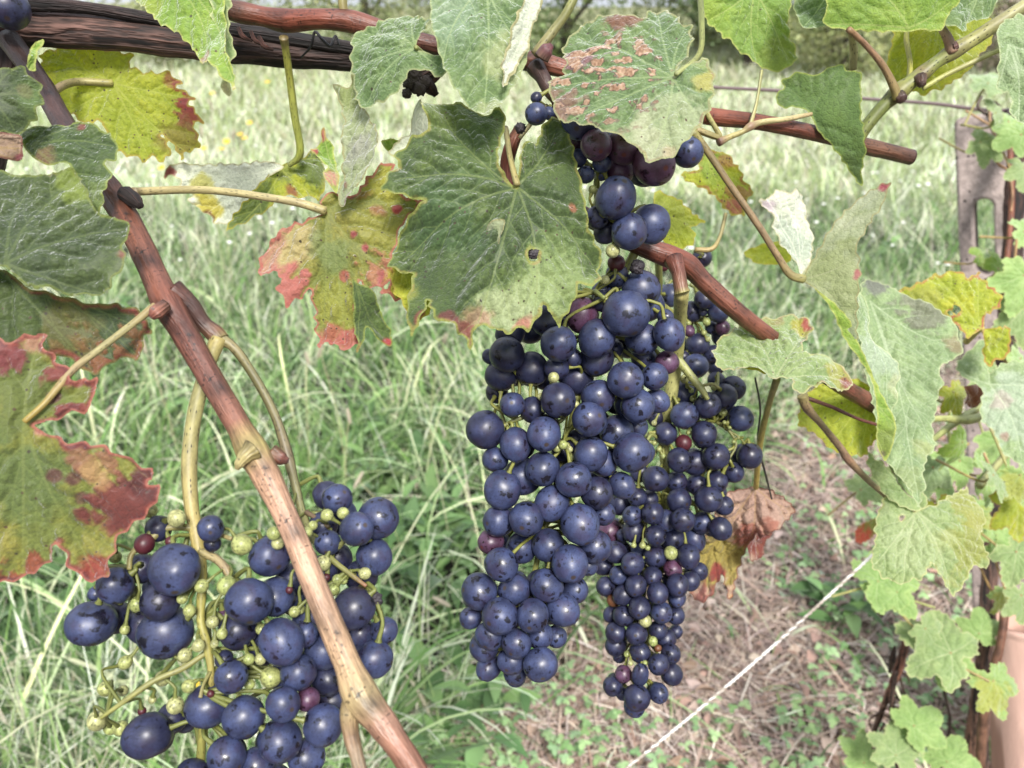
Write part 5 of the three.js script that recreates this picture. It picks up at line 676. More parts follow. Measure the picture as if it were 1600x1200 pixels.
// stems of that vine
limb('trunk', [[1600, 150, 1.02, 24, [86, 58, 48]], [1590, 220, 1.02, 26, [80, 54, 46]], [1584, 330, 1.01, 28, [76, 52, 46]], [1576, 470, 1.0, 30, [84, 58, 50]], [1562, 700, 1.0, 24, [96, 70, 60]], [1546, 900, 1.0, 22, [100, 76, 66]], [1540, 1010, 1.0, 24, [110, 84, 72]], [1530, 1100, 1.02, 30, [120, 90, 76]], [1522, 1240, 1.06, 40, [124, 96, 80]]], DARK, M.old, row, null, 18, 10, 0.13);
limb('cane', [[1576, 190, 0.99, 8], [1579, 250, 0.985, 9], [1580, 330, 0.98, 9], [1572, 420, 0.97, 8]], [150, 86, 66], M.cane, row, null, 8, 8, 0.06);
limb('cane', [[1572, 940, 0.97, 14, [130, 84, 70]], [1562, 1010, 0.97, 13, [120, 80, 66]], [1540, 1090, 0.98, 14, [120, 84, 70]], [1530, 1220, 1.0, 15, [120, 84, 72]]], RED, M.cane, row, null, 10, 8, 0.08);
limb('cane', [[1440, 700, 0.62, 9], [1500, 655, 0.66, 12], [1540, 632, 0.7, 11], [1600, 600, 0.76, 10]], [150, 156, 96], M.stalk, row, null, 10, 8, 0.05);
limb('cane', [[1420, 660, 0.6, 8], [1470, 654, 0.62, 10], [1512, 656, 0.64, 15], [1560, 640, 0.68, 10]], [156, 160, 100], M.stalk, row, null, 10, 8, 0.05);
limb('cane', [[1530, 760, 0.78, 12], [1568, 714, 0.8, 11], [1600, 680, 0.82, 11]], [146, 146, 96], M.stalk, row, null, 10, 8, 0.05);
limb('tendril', [[1546, 172, 0.99, 4], [1548, 196, 0.985, 4], [1556, 216, 0.98, 4], [1562, 232, 0.98, 3]], [170, 130, 100], M.cane, row, null, 6, 6, 0);
limb('tendril', [[1552, 246, 0.985, 4], [1562, 258, 0.98, 5], [1574, 266, 0.98, 4], [1582, 300, 0.975, 4], [1580, 330, 0.97, 4]], [190, 140, 110], M.cane, row, null, 6, 6, 0);
// dead dry stem below
const dead = thing('dead_stem', 'dark brown withered stem drooping below the right hand leaves', 'dead stem', at(1404, 1040, 0.98));
limb('stem', [[1416, 1000, 0.96, 10, [125, 86, 72]], [1404, 1046, 0.98, 13, [154, 106, 86]], [1390, 1080, 1.0, 11, [145, 106, 89]], [1376, 1116, 1.02, 9, [134, 103, 89]], [1364, 1150, 1.04, 7, [120, 92, 81]], [1358, 1196, 1.08, 7, [120, 92, 81]]], DARK, M.old, dead, null, 12, 8, 0.25);
limb('twig', [[1400, 1050, 0.97, 7], [1392, 1110, 1.0, 6], [1398, 1160, 1.04, 6], [1404, 1220, 1.08, 5]], [117, 92, 84], M.old, dead, null, 8, 8, 0.15);
limb('twig', [[1398, 1010, 0.95, 4], [1394, 1030, 0.96, 10], [1390, 1050, 0.98, 5]], [98, 72, 64], M.old, dead, null, 8, 8, 0.3);
limb('twig', [[1474, 1030, 0.98, 5], [1476, 1080, 1.0, 5], [1484, 1130, 1.05, 5], [1470, 1200, 1.1, 5]], [100, 84, 75], M.old, dead, null, 7, 8, 0.1);

for (let i = 0; i < 9; i++) { const x = 1404 - i * 5 + rr(-8, 8), y = 1040 + i * 18; limb('twig', [[x, y, 0.98 + i * 0.008, 4], [x + rr(-22, 22), y + rr(10, 30), 0.98 + i * 0.008 + rr(-0.02, 0.02), 3], [x + rr(-34, 34), y + rr(20, 60), 0.99 + i * 0.008, 2]], [128, 100, 84], M.old, dead, null, 6, 6, 0.2); }
// nearer leaves of that vine, measured
L = leaf(row, { c: [1490, 470], d: 0.56, yaw: 0, pitch: 6, pal: 'yellow', label: 'yellow leaf with red toothed top edge and small holes', cells: 130, tex: 448, j: [1532, 512],
  o: [1393, 455, 1410, 450, 1433, 443, 1446, 436, 1457, 433, 1464, 424, 1476, 426, 1490, 420, 1508, 422, 1512, 434, 1522, 430, 1534, 422, 1540, 436, 1552, 450, 1567, 467, 1560, 483, 1540, 492, 1538, 512, 1524, 520, 1510, 530, 1498, 512, 1480, 494, 1463, 486, 1445, 478, 1427, 472, 1410, 466], tips: [1400, 456, 1470, 426, 1536, 426, 1562, 474], edge: [0.0022, '#a84a48', '#b09a4a', 0.85], specks: 0.1, through: 0.45, relief: 0.002, holes: [[1496, 483, 7], [1487, 488, 4]], blobs: [[1450, 470, 30, '#8a8a44', 0.5]] });
petiole(L, [[1510, 534, 0.6, 10], [1524, 520, 0.575, 10], [1533, 512, 0.559, 10]], [176, 160, 90]);
leaf(row, { c: [1556, 535], d: 0.575, yaw: 0, pitch: 0, pal: 'yellow', label: 'golden yellow leaf lobe below the red edged leaf', o: [1534, 514, 1556, 512, 1580, 508, 1586, 540, 1580, 560, 1566, 562, 1552, 574, 1546, 560], j: [1536, 512], tips: [1580, 550, 1552, 570], cells: 70, tex: 224, edge: [0.001, '#a86a3a'], specks: 0.08, through: 0.4 });
L = leaf(row, { c: [1550, 640], d: 0.6, yaw: -14, pitch: 16, pal: 'mist', label: 'large whitish green leaf with a pink mark at the right edge', cells: 130, tex: 448, j: [1546, 600],
  o: [1492, 576, 1500, 560, 1514, 548, 1530, 532, 1545, 530, 1548, 552, 1540, 570, 1548, 584, 1560, 570, 1584, 564, 1604, 566, 1680, 560, 1680, 780, 1620, 760, 1604, 740, 1590, 720, 1570, 710, 1560, 690, 1552, 670, 1534, 660, 1530, 640, 1536, 610, 1520, 596, 1505, 590], tips: [1540, 535, 1496, 576, 1600, 720, 1650, 600], dust: 0.55, wax: 0.45, blobs: [[1566, 625, 16, '#b88a86', 0.85], [1590, 640, 70, '#b4c2b0', 0.6], [1572, 682, 8, '#a07a70', 0.7]], relief: 0.0016 });
L = leaf(row, { c: [1450, 810], d: 0.53, yaw: 0, pitch: 26, pal: 'pale', label: 'broad pale green leaf with yellow right lobe in front of the post', cells: 150, tex: 512, j: [1432, 798],
  o: [1373, 800, 1368, 822, 1371, 842, 1366, 862, 1368, 884, 1376, 888, 1384, 900, 1400, 902, 1417, 911, 1432, 902, 1447, 903, 1454, 890, 1460, 877, 1476, 894, 1490, 910, 1503, 925, 1514, 918, 1521, 906, 1528, 892, 1533, 877, 1546, 878, 1558, 883, 1560, 868, 1556, 856, 1546, 842, 1541, 827, 1552, 812, 1550, 796, 1540, 776, 1522, 754, 1506, 762, 1490, 770, 1476, 778, 1466, 786, 1446, 792, 1430, 799, 1410, 782, 1398, 764, 1384, 774, 1380, 786],
  tips: [1372, 880, 1420, 908, 1502, 920, 1556, 880, 1530, 762], dust: 0.22, wax: 0.4, relief: 0.0022, curl: -0.008, holes: [[1411, 808, 4]], edge: [0.0012, '#a8a860', '#9aa050', 0.6], soft: 0, teeth: 0.002, blobs: [[1530, 850, 60, '#8f9440', 0.85], [1520, 780, 44, '#9a9a44', 0.7], [1440, 850, 60, '#b4c090', 0.5]] });
leaf(row, { c: [1398, 750], d: 0.535, yaw: -6, pitch: 12, pal: 'pale', label: 'pale leaf lobe above the broad pale leaf', o: [1356, 700, 1372, 716, 1392, 728, 1404, 722, 1412, 740, 1430, 752, 1446, 772, 1450, 790, 1432, 800, 1408, 792, 1386, 778, 1372, 752, 1360, 732], j: [1440, 795], tips: [1362, 708], cells: 80, tex: 256, dust: 0.3 });
const tip = leaf(row, { c: [1410, 690], d: 0.51, yaw: 0, pitch: 20, pal: 'pale', label: 'dark edged leaf tip below the folded leaf', o: [1386, 700, 1396, 712, 1410, 730, 1430, 754, 1442, 772, 1430, 776, 1408, 752, 1394, 734, 1384, 716], j: [1388, 704], tips: [1438, 768], cells: 60, tex: 160, edge: [0.001, '#4c4440'], teeth: 0.0008 });

// generic vine leaves: a few shapes, used many times at their own places, turns and sizes
function lobed(k) { const o = [], s = rr(0, 9), lobes = [[90, 1.05], [90 - 56, 0.86], [90 + 56, 0.86], [90 - 112, 0.62], [90 + 112, 0.62]].map(([a, r]) => [a + rr(-6, 6), r * rr(0.9, 1.08)]);
  for (let a = -82; a <= 262; a += 4) { let r = 0.44 + 0.05 * k; for (const [b, l] of lobes) { const q = Math.abs(a - b); r = Math.max(r, l * (1 - 0.62 * Math.pow(q / 42, 1.25))); } const e = Math.min(a + 82, 262 - a); r *= 0.42 + 0.58 * sstep(-6, 26, e); r *= 1 + 0.1 * (vn(a * 0.07 + s, s) - 0.5); const t = a * Math.PI / 180; o.push([r * Math.cos(t), r * Math.sin(t)]); }
  return { o, tips: lobes.map(([a, r]) => [r * 0.93 * Math.cos(a * Math.PI / 180), r * 0.93 * Math.sin(a * Math.PI / 180)]) }; }
const kinds = [['fresh', 0.4, {}], ['fresh', 0.35, { dust: 0.2 }], ['mist', 0.3, { dust: 0.4 }], ['pale', 0.35, { dust: 0.3 }], ['yellow', 0.45, { specks: 0.08, edge: { w: 0.0016, c: [150, 110, 60], k: 0.7 } }], ['lime', 0.35, { dust: 0.15 }], ['fresh', 0.45, { specks: 0.05, blobs: [{ x: 0.015, y: 0.02, r: 0.03, c: [166, 168, 70], s: 0.8 }] }]];
const protos = kinds.map(([pal, through, extra], k) => { const l = lobed(k % 3), sc = 0.045, f = (p) => p.map((q) => [q[0] * sc, q[1] * sc]); return buildLeaf({ outline: f(l.o), tips: f(l.tips), junction: [0, 0], pal, through, wax: 0.28, cells: 80, tex: 256, teeth: 0.0022, period: 0.0065, curl: -0.008 - 0.003 * (k % 3), relief: 0.0014, wave: 0.006, keep: 0.01, seed: k * 17 + 5, soft: 0, ...extra }); });
// [kind, x, y, depth, size in photo pixels (junction to tip), turn of the tip from straight up, yaw, pitch]
const rowLeaves = [[3, 1532, 222, 0.95, 48, 120, -10, 24], [1, 1576, 190, 0.94, 52, 150, 20, 20], [1, 1600, 362, 0.9, 56, 100, -10, 20], [2, 1544, 130, 0.9, 44, 30, 10, 10], [3, 1600, 262, 0.93, 46, 190, 14, 10], [5, 1560, 420, 0.96, 42, 60, 40, 0], [3, 1600, 480, 0.85, 74, 170, -20, 20], [1, 1594, 560, 0.8, 70, 150, 30, 10], [4, 1470, 800, 0.7, 60, 160, 10, 10], [5, 1504, 690, 0.72, 56, 190, 40, 0], [0, 1540, 740, 0.8, 60, 100, 50, 10], [4, 1590, 780, 0.75, 64, 160, 0, 10], [1, 1586, 850, 0.85, 56, 200, 0, 20], [6, 1568, 925, 0.9, 46, 150, 0, 10], [0, 1372, 908, 0.86, 78, 76, 0, 30], [1, 1402, 925, 0.85, 50, -70, 10, 24], [3, 1446, 982, 0.86, 46, 140, 0, 20], [3, 1486, 1020, 0.85, 92, -50, -6, 24], [0, 1486, 1022, 0.86, 60, 190, 10, 10], [6, 1552, 1064, 0.9, 62, 160, -10, 10], [0, 1428, 1134, 0.96, 60, 60, 0, 20], [3, 1428, 1150, 0.97, 50, -90, 0, 20], [1, 1350, 1192, 1.0, 52, 20, 0, 30], [0, 1480, 1190, 0.98, 56, 30, 10, 30], [2, 1458, 730, 0.75, 50, 190, 10, 10], [3, 1345, 765, 0.85, 44, 60, 0, 20], [4, 1490, 612, 0.66, 40, 150, 20, 10], [3, 1552, 742, 0.7, 50, 110, 50, 20], [1, 1476, 752, 0.76, 40, 200, 10, 10], [6, 1594, 742, 0.72, 54, 160, -20, 10], [3, 1588, 862, 0.8, 66, 150, -10, 30], [0, 1560, 826, 0.86, 44, 200, 30, 0], [3, 1596, 930, 0.86, 50, 170, 0, 20], [3, 1400, 1180, 0.95, 60, 10, 0, 30], [1, 1600, 430, 0.84, 66, 200, 10, 20], [3, 1556, 176, 0.92, 44, 70, 10, 20], [0, 1596, 210, 0.9, 46, 250, 0, 10], [3, 1560, 590, 0.72, 60, 200, 20, 10], [1, 1500, 720, 0.78, 50, 230, 20, 10], [6, 1520, 800, 0.84, 44, 120, 10, 0], [5, 1530, 400, 1.0, 30, 80, 40, 0], [1, 1440, 860, 0.9, 48, 40, 0, 20], [0, 1530, 990, 0.98, 46, 10, 0, 20], [3, 1592, 640, 0.9, 80, 140, 0, 20], [0, 1560, 690, 0.86, 56, 170, 10, 10]];
const rowLabels = { 0: 'toothed light green leaf over the top of the post', 2: 'green leaf over the slot of the post at the right edge', 14: 'flat green leaf pointing left above the slanting string', 17: 'broad pale green leaf before the dark dead stem' };
rowLeaves.forEach(([k, x, y, d, size, turn, yaw, pitch], i) => {
  const { geo, mat } = protos[k], C = at(x, y, d), ya = yaw * Math.PI / 180, pi = pitch * Math.PI / 180, tu = turn * Math.PI / 180;
  const n = camX.clone().multiplyScalar(Math.sin(ya) * Math.cos(pi)).addScaledVector(camY, Math.sin(pi)).addScaledVector(camF, -Math.cos(ya) * Math.cos(pi)).addScaledVector(camX, rr(-0.35, 0.35)).addScaledVector(camY, rr(-0.2, 0.3)).normalize();
  const up0 = camY.clone().multiplyScalar(Math.cos(tu)).addScaledVector(camX, Math.sin(tu)), v = up0.addScaledVector(n, -up0.dot(n)).normalize(), u = v.clone().cross(n);
  const m = part('leaf', geo, mat, row, C, rowLabels[i]); m.quaternion.setFromRotationMatrix(new THREE.Matrix4().makeBasis(u, v, n)); m.scale.setScalar(size * d / F / 0.045);
  const base = C.clone().add(V3(rr(-0.02, 0.05), rr(-0.05, 0.02), -0.03)), c = linRGB(mix3([150, 156, 90], [170, 130, 90], rnd()));
  const pt = tube([{ p: V3(0, 0, 0), r: 0.0012, c }, { p: V3(0, -0.012, -0.012).addScaledVector(u, rr(-0.005, 0.005)), r: 0.0012, c }, { p: v.clone().multiplyScalar(-rr(0.03, 0.05)).addScaledVector(n, -0.02), r: 0.0014, c }], 6, 6, 0.04);
  part('petiole', pt, M.stalk, row, C);
});
leaf(row, { c: [1518, 622], d: 0.64, yaw: 20, pitch: 0, pal: 'dry', label: 'small dark brown dead leaf piece left of the whitish leaf', o: [1508, 604, 1524, 600, 1538, 606, 1536, 622, 1528, 640, 1516, 634, 1506, 626], j: [1510, 604], tips: [1526, 638], cells: 40, tex: 128, relief: 0.002, wave: 0.008, blobs: [[1520, 620, 40, '#70402a', 1]] });
// fallen red leaf on the ground
const fl = thing('fallen_leaf', 'small fallen red and green leaf lying left of the broad pale leaf', 'leaf', at(1358, 828, 0.95));
leaf(fl, { c: [1356, 830], d: 0.95, yaw: 10, pitch: 20, pal: 'autumn', as: 'blade', o: [1338, 836, 1342, 822, 1356, 814, 1370, 808, 1376, 822, 1370, 836, 1356, 846, 1344, 850], j: [1370, 812], tips: [1342, 844], cells: 50, tex: 128, blobs: [[1352, 838, 20, '#b03a20', 0.9]] });
// ---------------------------------------------------------------- grapes
const bloomTex = [0, 1, 2, 3].map((k) => { const o = k * 31.7; const rough = new Float32Array(512 * 256);
  const col = dataTex(512, 256, (i, j) => {
    const th = i / 512 * Math.PI * 2, ph = (j + 0.5) / 256 * Math.PI, x = Math.sin(ph) * Math.cos(th), y = Math.cos(ph), z = Math.sin(ph) * Math.sin(th);
    const f = (s, q, n = 3) => fbm3(x * s + o + q, y * s + 7, z * s + q, n);
    const big = f(1.5, 3), mid = f(2.6, 11, 4), fine = f(14, 23, 2), sp = f(22, 41, 1);
    let b = 0.74 + 0.7 * (big - 0.5) + 0.3 * (fine - 0.5); b *= 1 - 0.8 * sstep(0.6, 0.7, mid + 0.12 * (fine - 0.5)); b *= 1 - 0.55 * sstep(0.8, 0.9, sp);
    b = clamp(b, 0, 1); rough[j * 512 + i] = b;
    let c = mix3([14, 13, 21], [65, 75, 112], b * 0.97);
    c = mix3(c, [52, 38, 58], 0.3 * sstep(0.5, 0.7, f(1.9, 57)));
    const pole = sstep(0.985, 0.998, y); c = mix3(c, [58, 48, 46], pole); const scar = sstep(0.9965, 0.9988, -y); c = mix3(c, [48, 44, 54], scar * 0.6);
    return c;
  }, true);
  const r = dataTex(512, 256, (i, j) => { const v = 255 * lerp(0.24, 0.46, rough[j * 512 + i]); return [v, v, v]; }, false);
  for (const t of [col, r]) { t.wrapS = THREE.RepeatWrapping; }
  return { col, r };
});
const gMat = (k, tint, name) => new THREE.MeshPhysicalMaterial({ name, map: bloomTex[k].col, roughnessMap: bloomTex[k].r, roughness: 1, color: new THREE.Color(...tint), specularIntensity: 1 });
const BLUE = [0, 1, 2, 3].map((k) => gMat(k, [1, 1, 1], 'blue grape')), DUSK = [0, 1, 2, 3].map((k) => gMat(k, [0.62, 0.56, 0.58], 'black grape')), REDG = [0, 1].map((k) => gMat(k, [2.2, 0.8, 0.7], 'reddish grape'));
const redSmall = new THREE.MeshPhysicalMaterial({ name: 'red berry', color: new THREE.Color(0.16, 0.03, 0.045), roughness: 0.45, map: bloomTex[1].r });
const orangeB = new THREE.MeshPhysicalMaterial({ name: 'amber berry', color: new THREE.Color(0.3, 0.12, 0.05), roughness: 0.5, map: bloomTex[2].r });
const greenTex = dataTex(256, 128, (i, j) => { const k = 0.8 + 0.3 * (pvn(i / 256 * 14, j / 128 * 8, 14, 99) - 0.5) + 0.2 * (pvn(i / 256 * 60, j / 128 * 30, 60, 99) - 0.5), sp = hash(i >> 3, j >> 3) > 0.94 ? 0.72 : 1, pole = j > 122 ? 0.45 : 1; return [255 * k * sp * pole, 255 * k * sp * pole, 255 * k * sp * pole * 0.95]; }, true, true);
const GREENB = [[0.46, 0.5, 0.2], [0.42, 0.48, 0.18], [0.52, 0.53, 0.26]].map((c) => new THREE.MeshPhysicalMaterial({ name: 'unripe berry', color: new THREE.Color(...c), map: greenTex, roughness: 0.42, sheen: 0.2, sheenColor: new THREE.Color(0.5, 0.5, 0.4) }));
const raisinM = new THREE.MeshStandardMaterial({ name: 'shrivelled berry', color: new THREE.Color(0.03, 0.024, 0.03), roughness: 0.6 });
function berryGeo(k) { const g = new THREE.SphereGeometry(1, 36, 26), p = g.attributes.position, v = V3();
  for (let i = 0; i < p.count; i++) { v.fromBufferAttribute(p, i); const y = v.y, s = 1 + 0.11 * (fbm(v.x * 1.3 + k * 9, v.z * 1.3 + v.y, 2) - 0.5); const dim = 0.06 * sstep(0.93, 1, y) + 0.03 * sstep(0.97, 1, -y); v.multiplyScalar(s * (1 - dim)); v.y *= 1.02 + 0.07 * (k - 1); p.setXYZ(i, v.x, v.y, v.z); }
  g.computeVertexNormals(); const n = g.attributes.normal; for (let r = 0; r <= 26; r++) { const a = r * 37, b = a + 36, x = n.getX(a) + n.getX(b), y = n.getY(a) + n.getY(b), z = n.getZ(a) + n.getZ(b), l = Math.hypot(x, y, z); for (const q of [a, b]) n.setXYZ(q, x / l, y / l, z / l); }
  return g; }
const GEO = [0, 1, 2].map(berryGeo), smallGeo = new THREE.SphereGeometry(1, 20, 14);
const raisinGeo = (() => { const g = new THREE.SphereGeometry(1, 48, 32), p = g.attributes.position, v = V3(); for (let i = 0; i < p.count; i++) { v.fromBufferAttribute(p, i); const a = Math.atan2(v.z, v.x), m = Math.abs(((a / Math.PI + 1) % 2) - 1), w = Math.abs(fbm(m * 7 + v.y * 1.5, v.y * 2.2 + 3, 3) - 0.5) * 2 * (1 - Math.pow(Math.abs(v.y), 4)); v.multiplyScalar(0.78 + 0.5 * w); v.y *= 1.2; p.setXYZ(i, v.x, v.y, v.z); } g.computeVertexNormals(); return g; })();
part('berry', raisinGeo, raisinM, scab, at(834, 397, 0.3425)).scale.set(0.003, 0.0022, 0.0016);

// One bunch. rows: [x, y, radius in photo pixels, layer (0 in front), kind]; kinds: 0 blue, 1 dark, 2 reddish, 3 small red, 4 green, 5 shrivelled, 6 amber.
function bunch(q) {
  const t = thing('grape_bunch', q.label, 'grape bunch', at(...q.stalk[0].slice(0, 3)));
  const placed = [], rows = q.rows.map((r) => ({ x: r[0], y: r[1], r: r[2], l: r[3] || 0, k: r[4] || q.tone || 0, e: r[5] }));
  rows.sort((a, b) => a.l - b.l || (b.k === 4) - (a.k === 4) || b.r - a.r);
  const axisX = (y) => { const a = q.axis; if (y <= a[0][1]) return a[0]; for (let i = 0; i + 1 < a.length; i++) if (y <= a[i + 1][1]) { const u = (y - a[i][1]) / (a[i + 1][1] - a[i][1]); return [lerp(a[i][0], a[i + 1][0], u), y, lerp(a[i][2], a[i + 1][2], u)]; } return a[a.length - 1]; };
  const fits = (p, r, f) => placed.every((o) => o.p.distanceTo(p) > (o.r + r) * f);
  for (const b of rows) {
    const [ax, , hw] = axisX(b.y), k = clamp((b.x - ax) / hw, -1.2, 1.2);
    let d = q.d + q.depth * (1 - Math.sqrt(Math.max(0.05, 1 - k * k * 0.7))) + b.l * 0.004 + (b.k === 4 || b.k === 3 ? q.greenBack ?? 0.004 : 0), p, r;
    for (let n = 0; n < 130; n++, d += 0.0006) { p = at(b.x, b.y, d); r = b.r * (b.k < 3 ? 1.05 : b.k === 4 ? 1.1 : 1) * d / F; if (fits(p, r, 0.915)) break; }
    b.p = p; b.rad = r; b.d = d; placed.push({ p, r });
  }
  // berries behind the ones seen
  const extra = [];
  if (q.back) for (const b of rows) { if (b.k > 2 || b.r < q.minBack) continue; const [ax] = axisX(b.y); for (let n = 0; n < q.back; n++) { const x = lerp(b.x, ax, rr(0, 0.35)), y = b.y + rr(-8, 6), d = b.d + b.rad * rr(1.3, 3.4), p = at(x, y, d), r = b.rad * rr(0.85, 1) * 1.0; if (fits(p, r, 0.9)) { placed.push({ p, r }); extra.push({ x, y, p, rad: r, d, k: 1, l: 3, r: b.r }); } } }
  const st = stations(q.stalk, [150, 146, 84]), org = st[0].p.clone(), geos = [];
  const line = st.map((s) => s.p.clone());
  const addTube = (s, radial, seg, rough) => { s.forEach((k) => { k.p = k.p.clone().sub(org); }); geos.push(tube(s, radial, seg, rough)); };
  for (const br of q.branches || []) { const s = stations(br, [150, 146, 84]); s.forEach((k) => { k.r *= 0.85; k.c = [k.c[0] * 0.72, k.c[1] * 0.78, k.c[2] * 0.85]; }); line.push(...s.map((k) => k.p.clone())); addTube(s, 10, 8, 0.06); }
  addTube(st, 14, 8, 0.05);
  const sc = linRGB(q.pedicel || [132, 134, 66]);
  for (const b of [...rows, ...extra]) {
    let best = line[0], bd = 1e9; for (const s of line) { const w = s.distanceTo(b.p) + (s.y < b.p.y ? 0.01 : 0); if (w < bd) { bd = w; best = s; } }
    const up = best.clone().sub(b.p); const L0 = up.length(); up.normalize();
    const axis = up.clone().multiplyScalar(0.7).add(V3(rr(-0.4, 0.4), rr(-0.1, 0.5), rr(-0.6, 0.1))).normalize();
    const tw = new THREE.Quaternion().setFromUnitVectors(V3(0, 1, 0), axis).multiply(new THREE.Quaternion().setFromAxisAngle(V3(0, 1, 0), rnd() * 6.283));
    const i = Math.floor(rnd() * 4), mat = b.k === 0 ? (rnd() < 0.92 ? BLUE[i] : DUSK[i]) : b.k === 1 ? (rnd() < 0.8 ? DUSK[i] : BLUE[i]) : b.k === 2 ? REDG[i & 1] : b.k === 3 ? redSmall : b.k === 4 ? GREENB[i % 3] : b.k === 6 ? orangeB : raisinM;
    const m = part(b.k === 4 ? 'unripe_grape' : b.k === 5 ? 'shrivelled_grape' : 'grape', b.k === 5 ? raisinGeo : b.k === 4 || b.k === 3 ? smallGeo : GEO[i % 3], mat, t, b.p, b.k === 2 || b.k === 3 ? 'reddish grape' : b.k === 6 ? 'amber coloured grape' : undefined);
    m.quaternion.copy(tw); m.scale.set(b.rad * rr(0.94, 1.03), b.rad * (b.e || rr(0.98, 1.04)), b.rad * rr(0.97, 1.01)); if (b.e) m.quaternion.setFromAxisAngle(camF, 0.1);
    if (L0 < 0.06 && b.k !== 5) { const s0 = b.p.clone().addScaledVector(axis, b.rad * 0.93), r0 = b.k === 4 || b.k === 3 ? 0.00055 : 0.0008, end = s0.clone().addScaledVector(axis, Math.min(0.008, L0 * 0.3));
      addTube([{ p: s0, r: r0 * 1.9, c: sc }, { p: s0.clone().addScaledVector(axis, 0.0016), r: r0 * 1.2, c: sc }, { p: end, r: r0, c: sc }, { p: best.clone().addScaledVector(camF, 0.004), r: r0 * 1.2, c: sc }], 6, 4, 0); }
  }
  part('stalk', mergeGeometries(geos), M.stalk, t, org);
  return t;
}
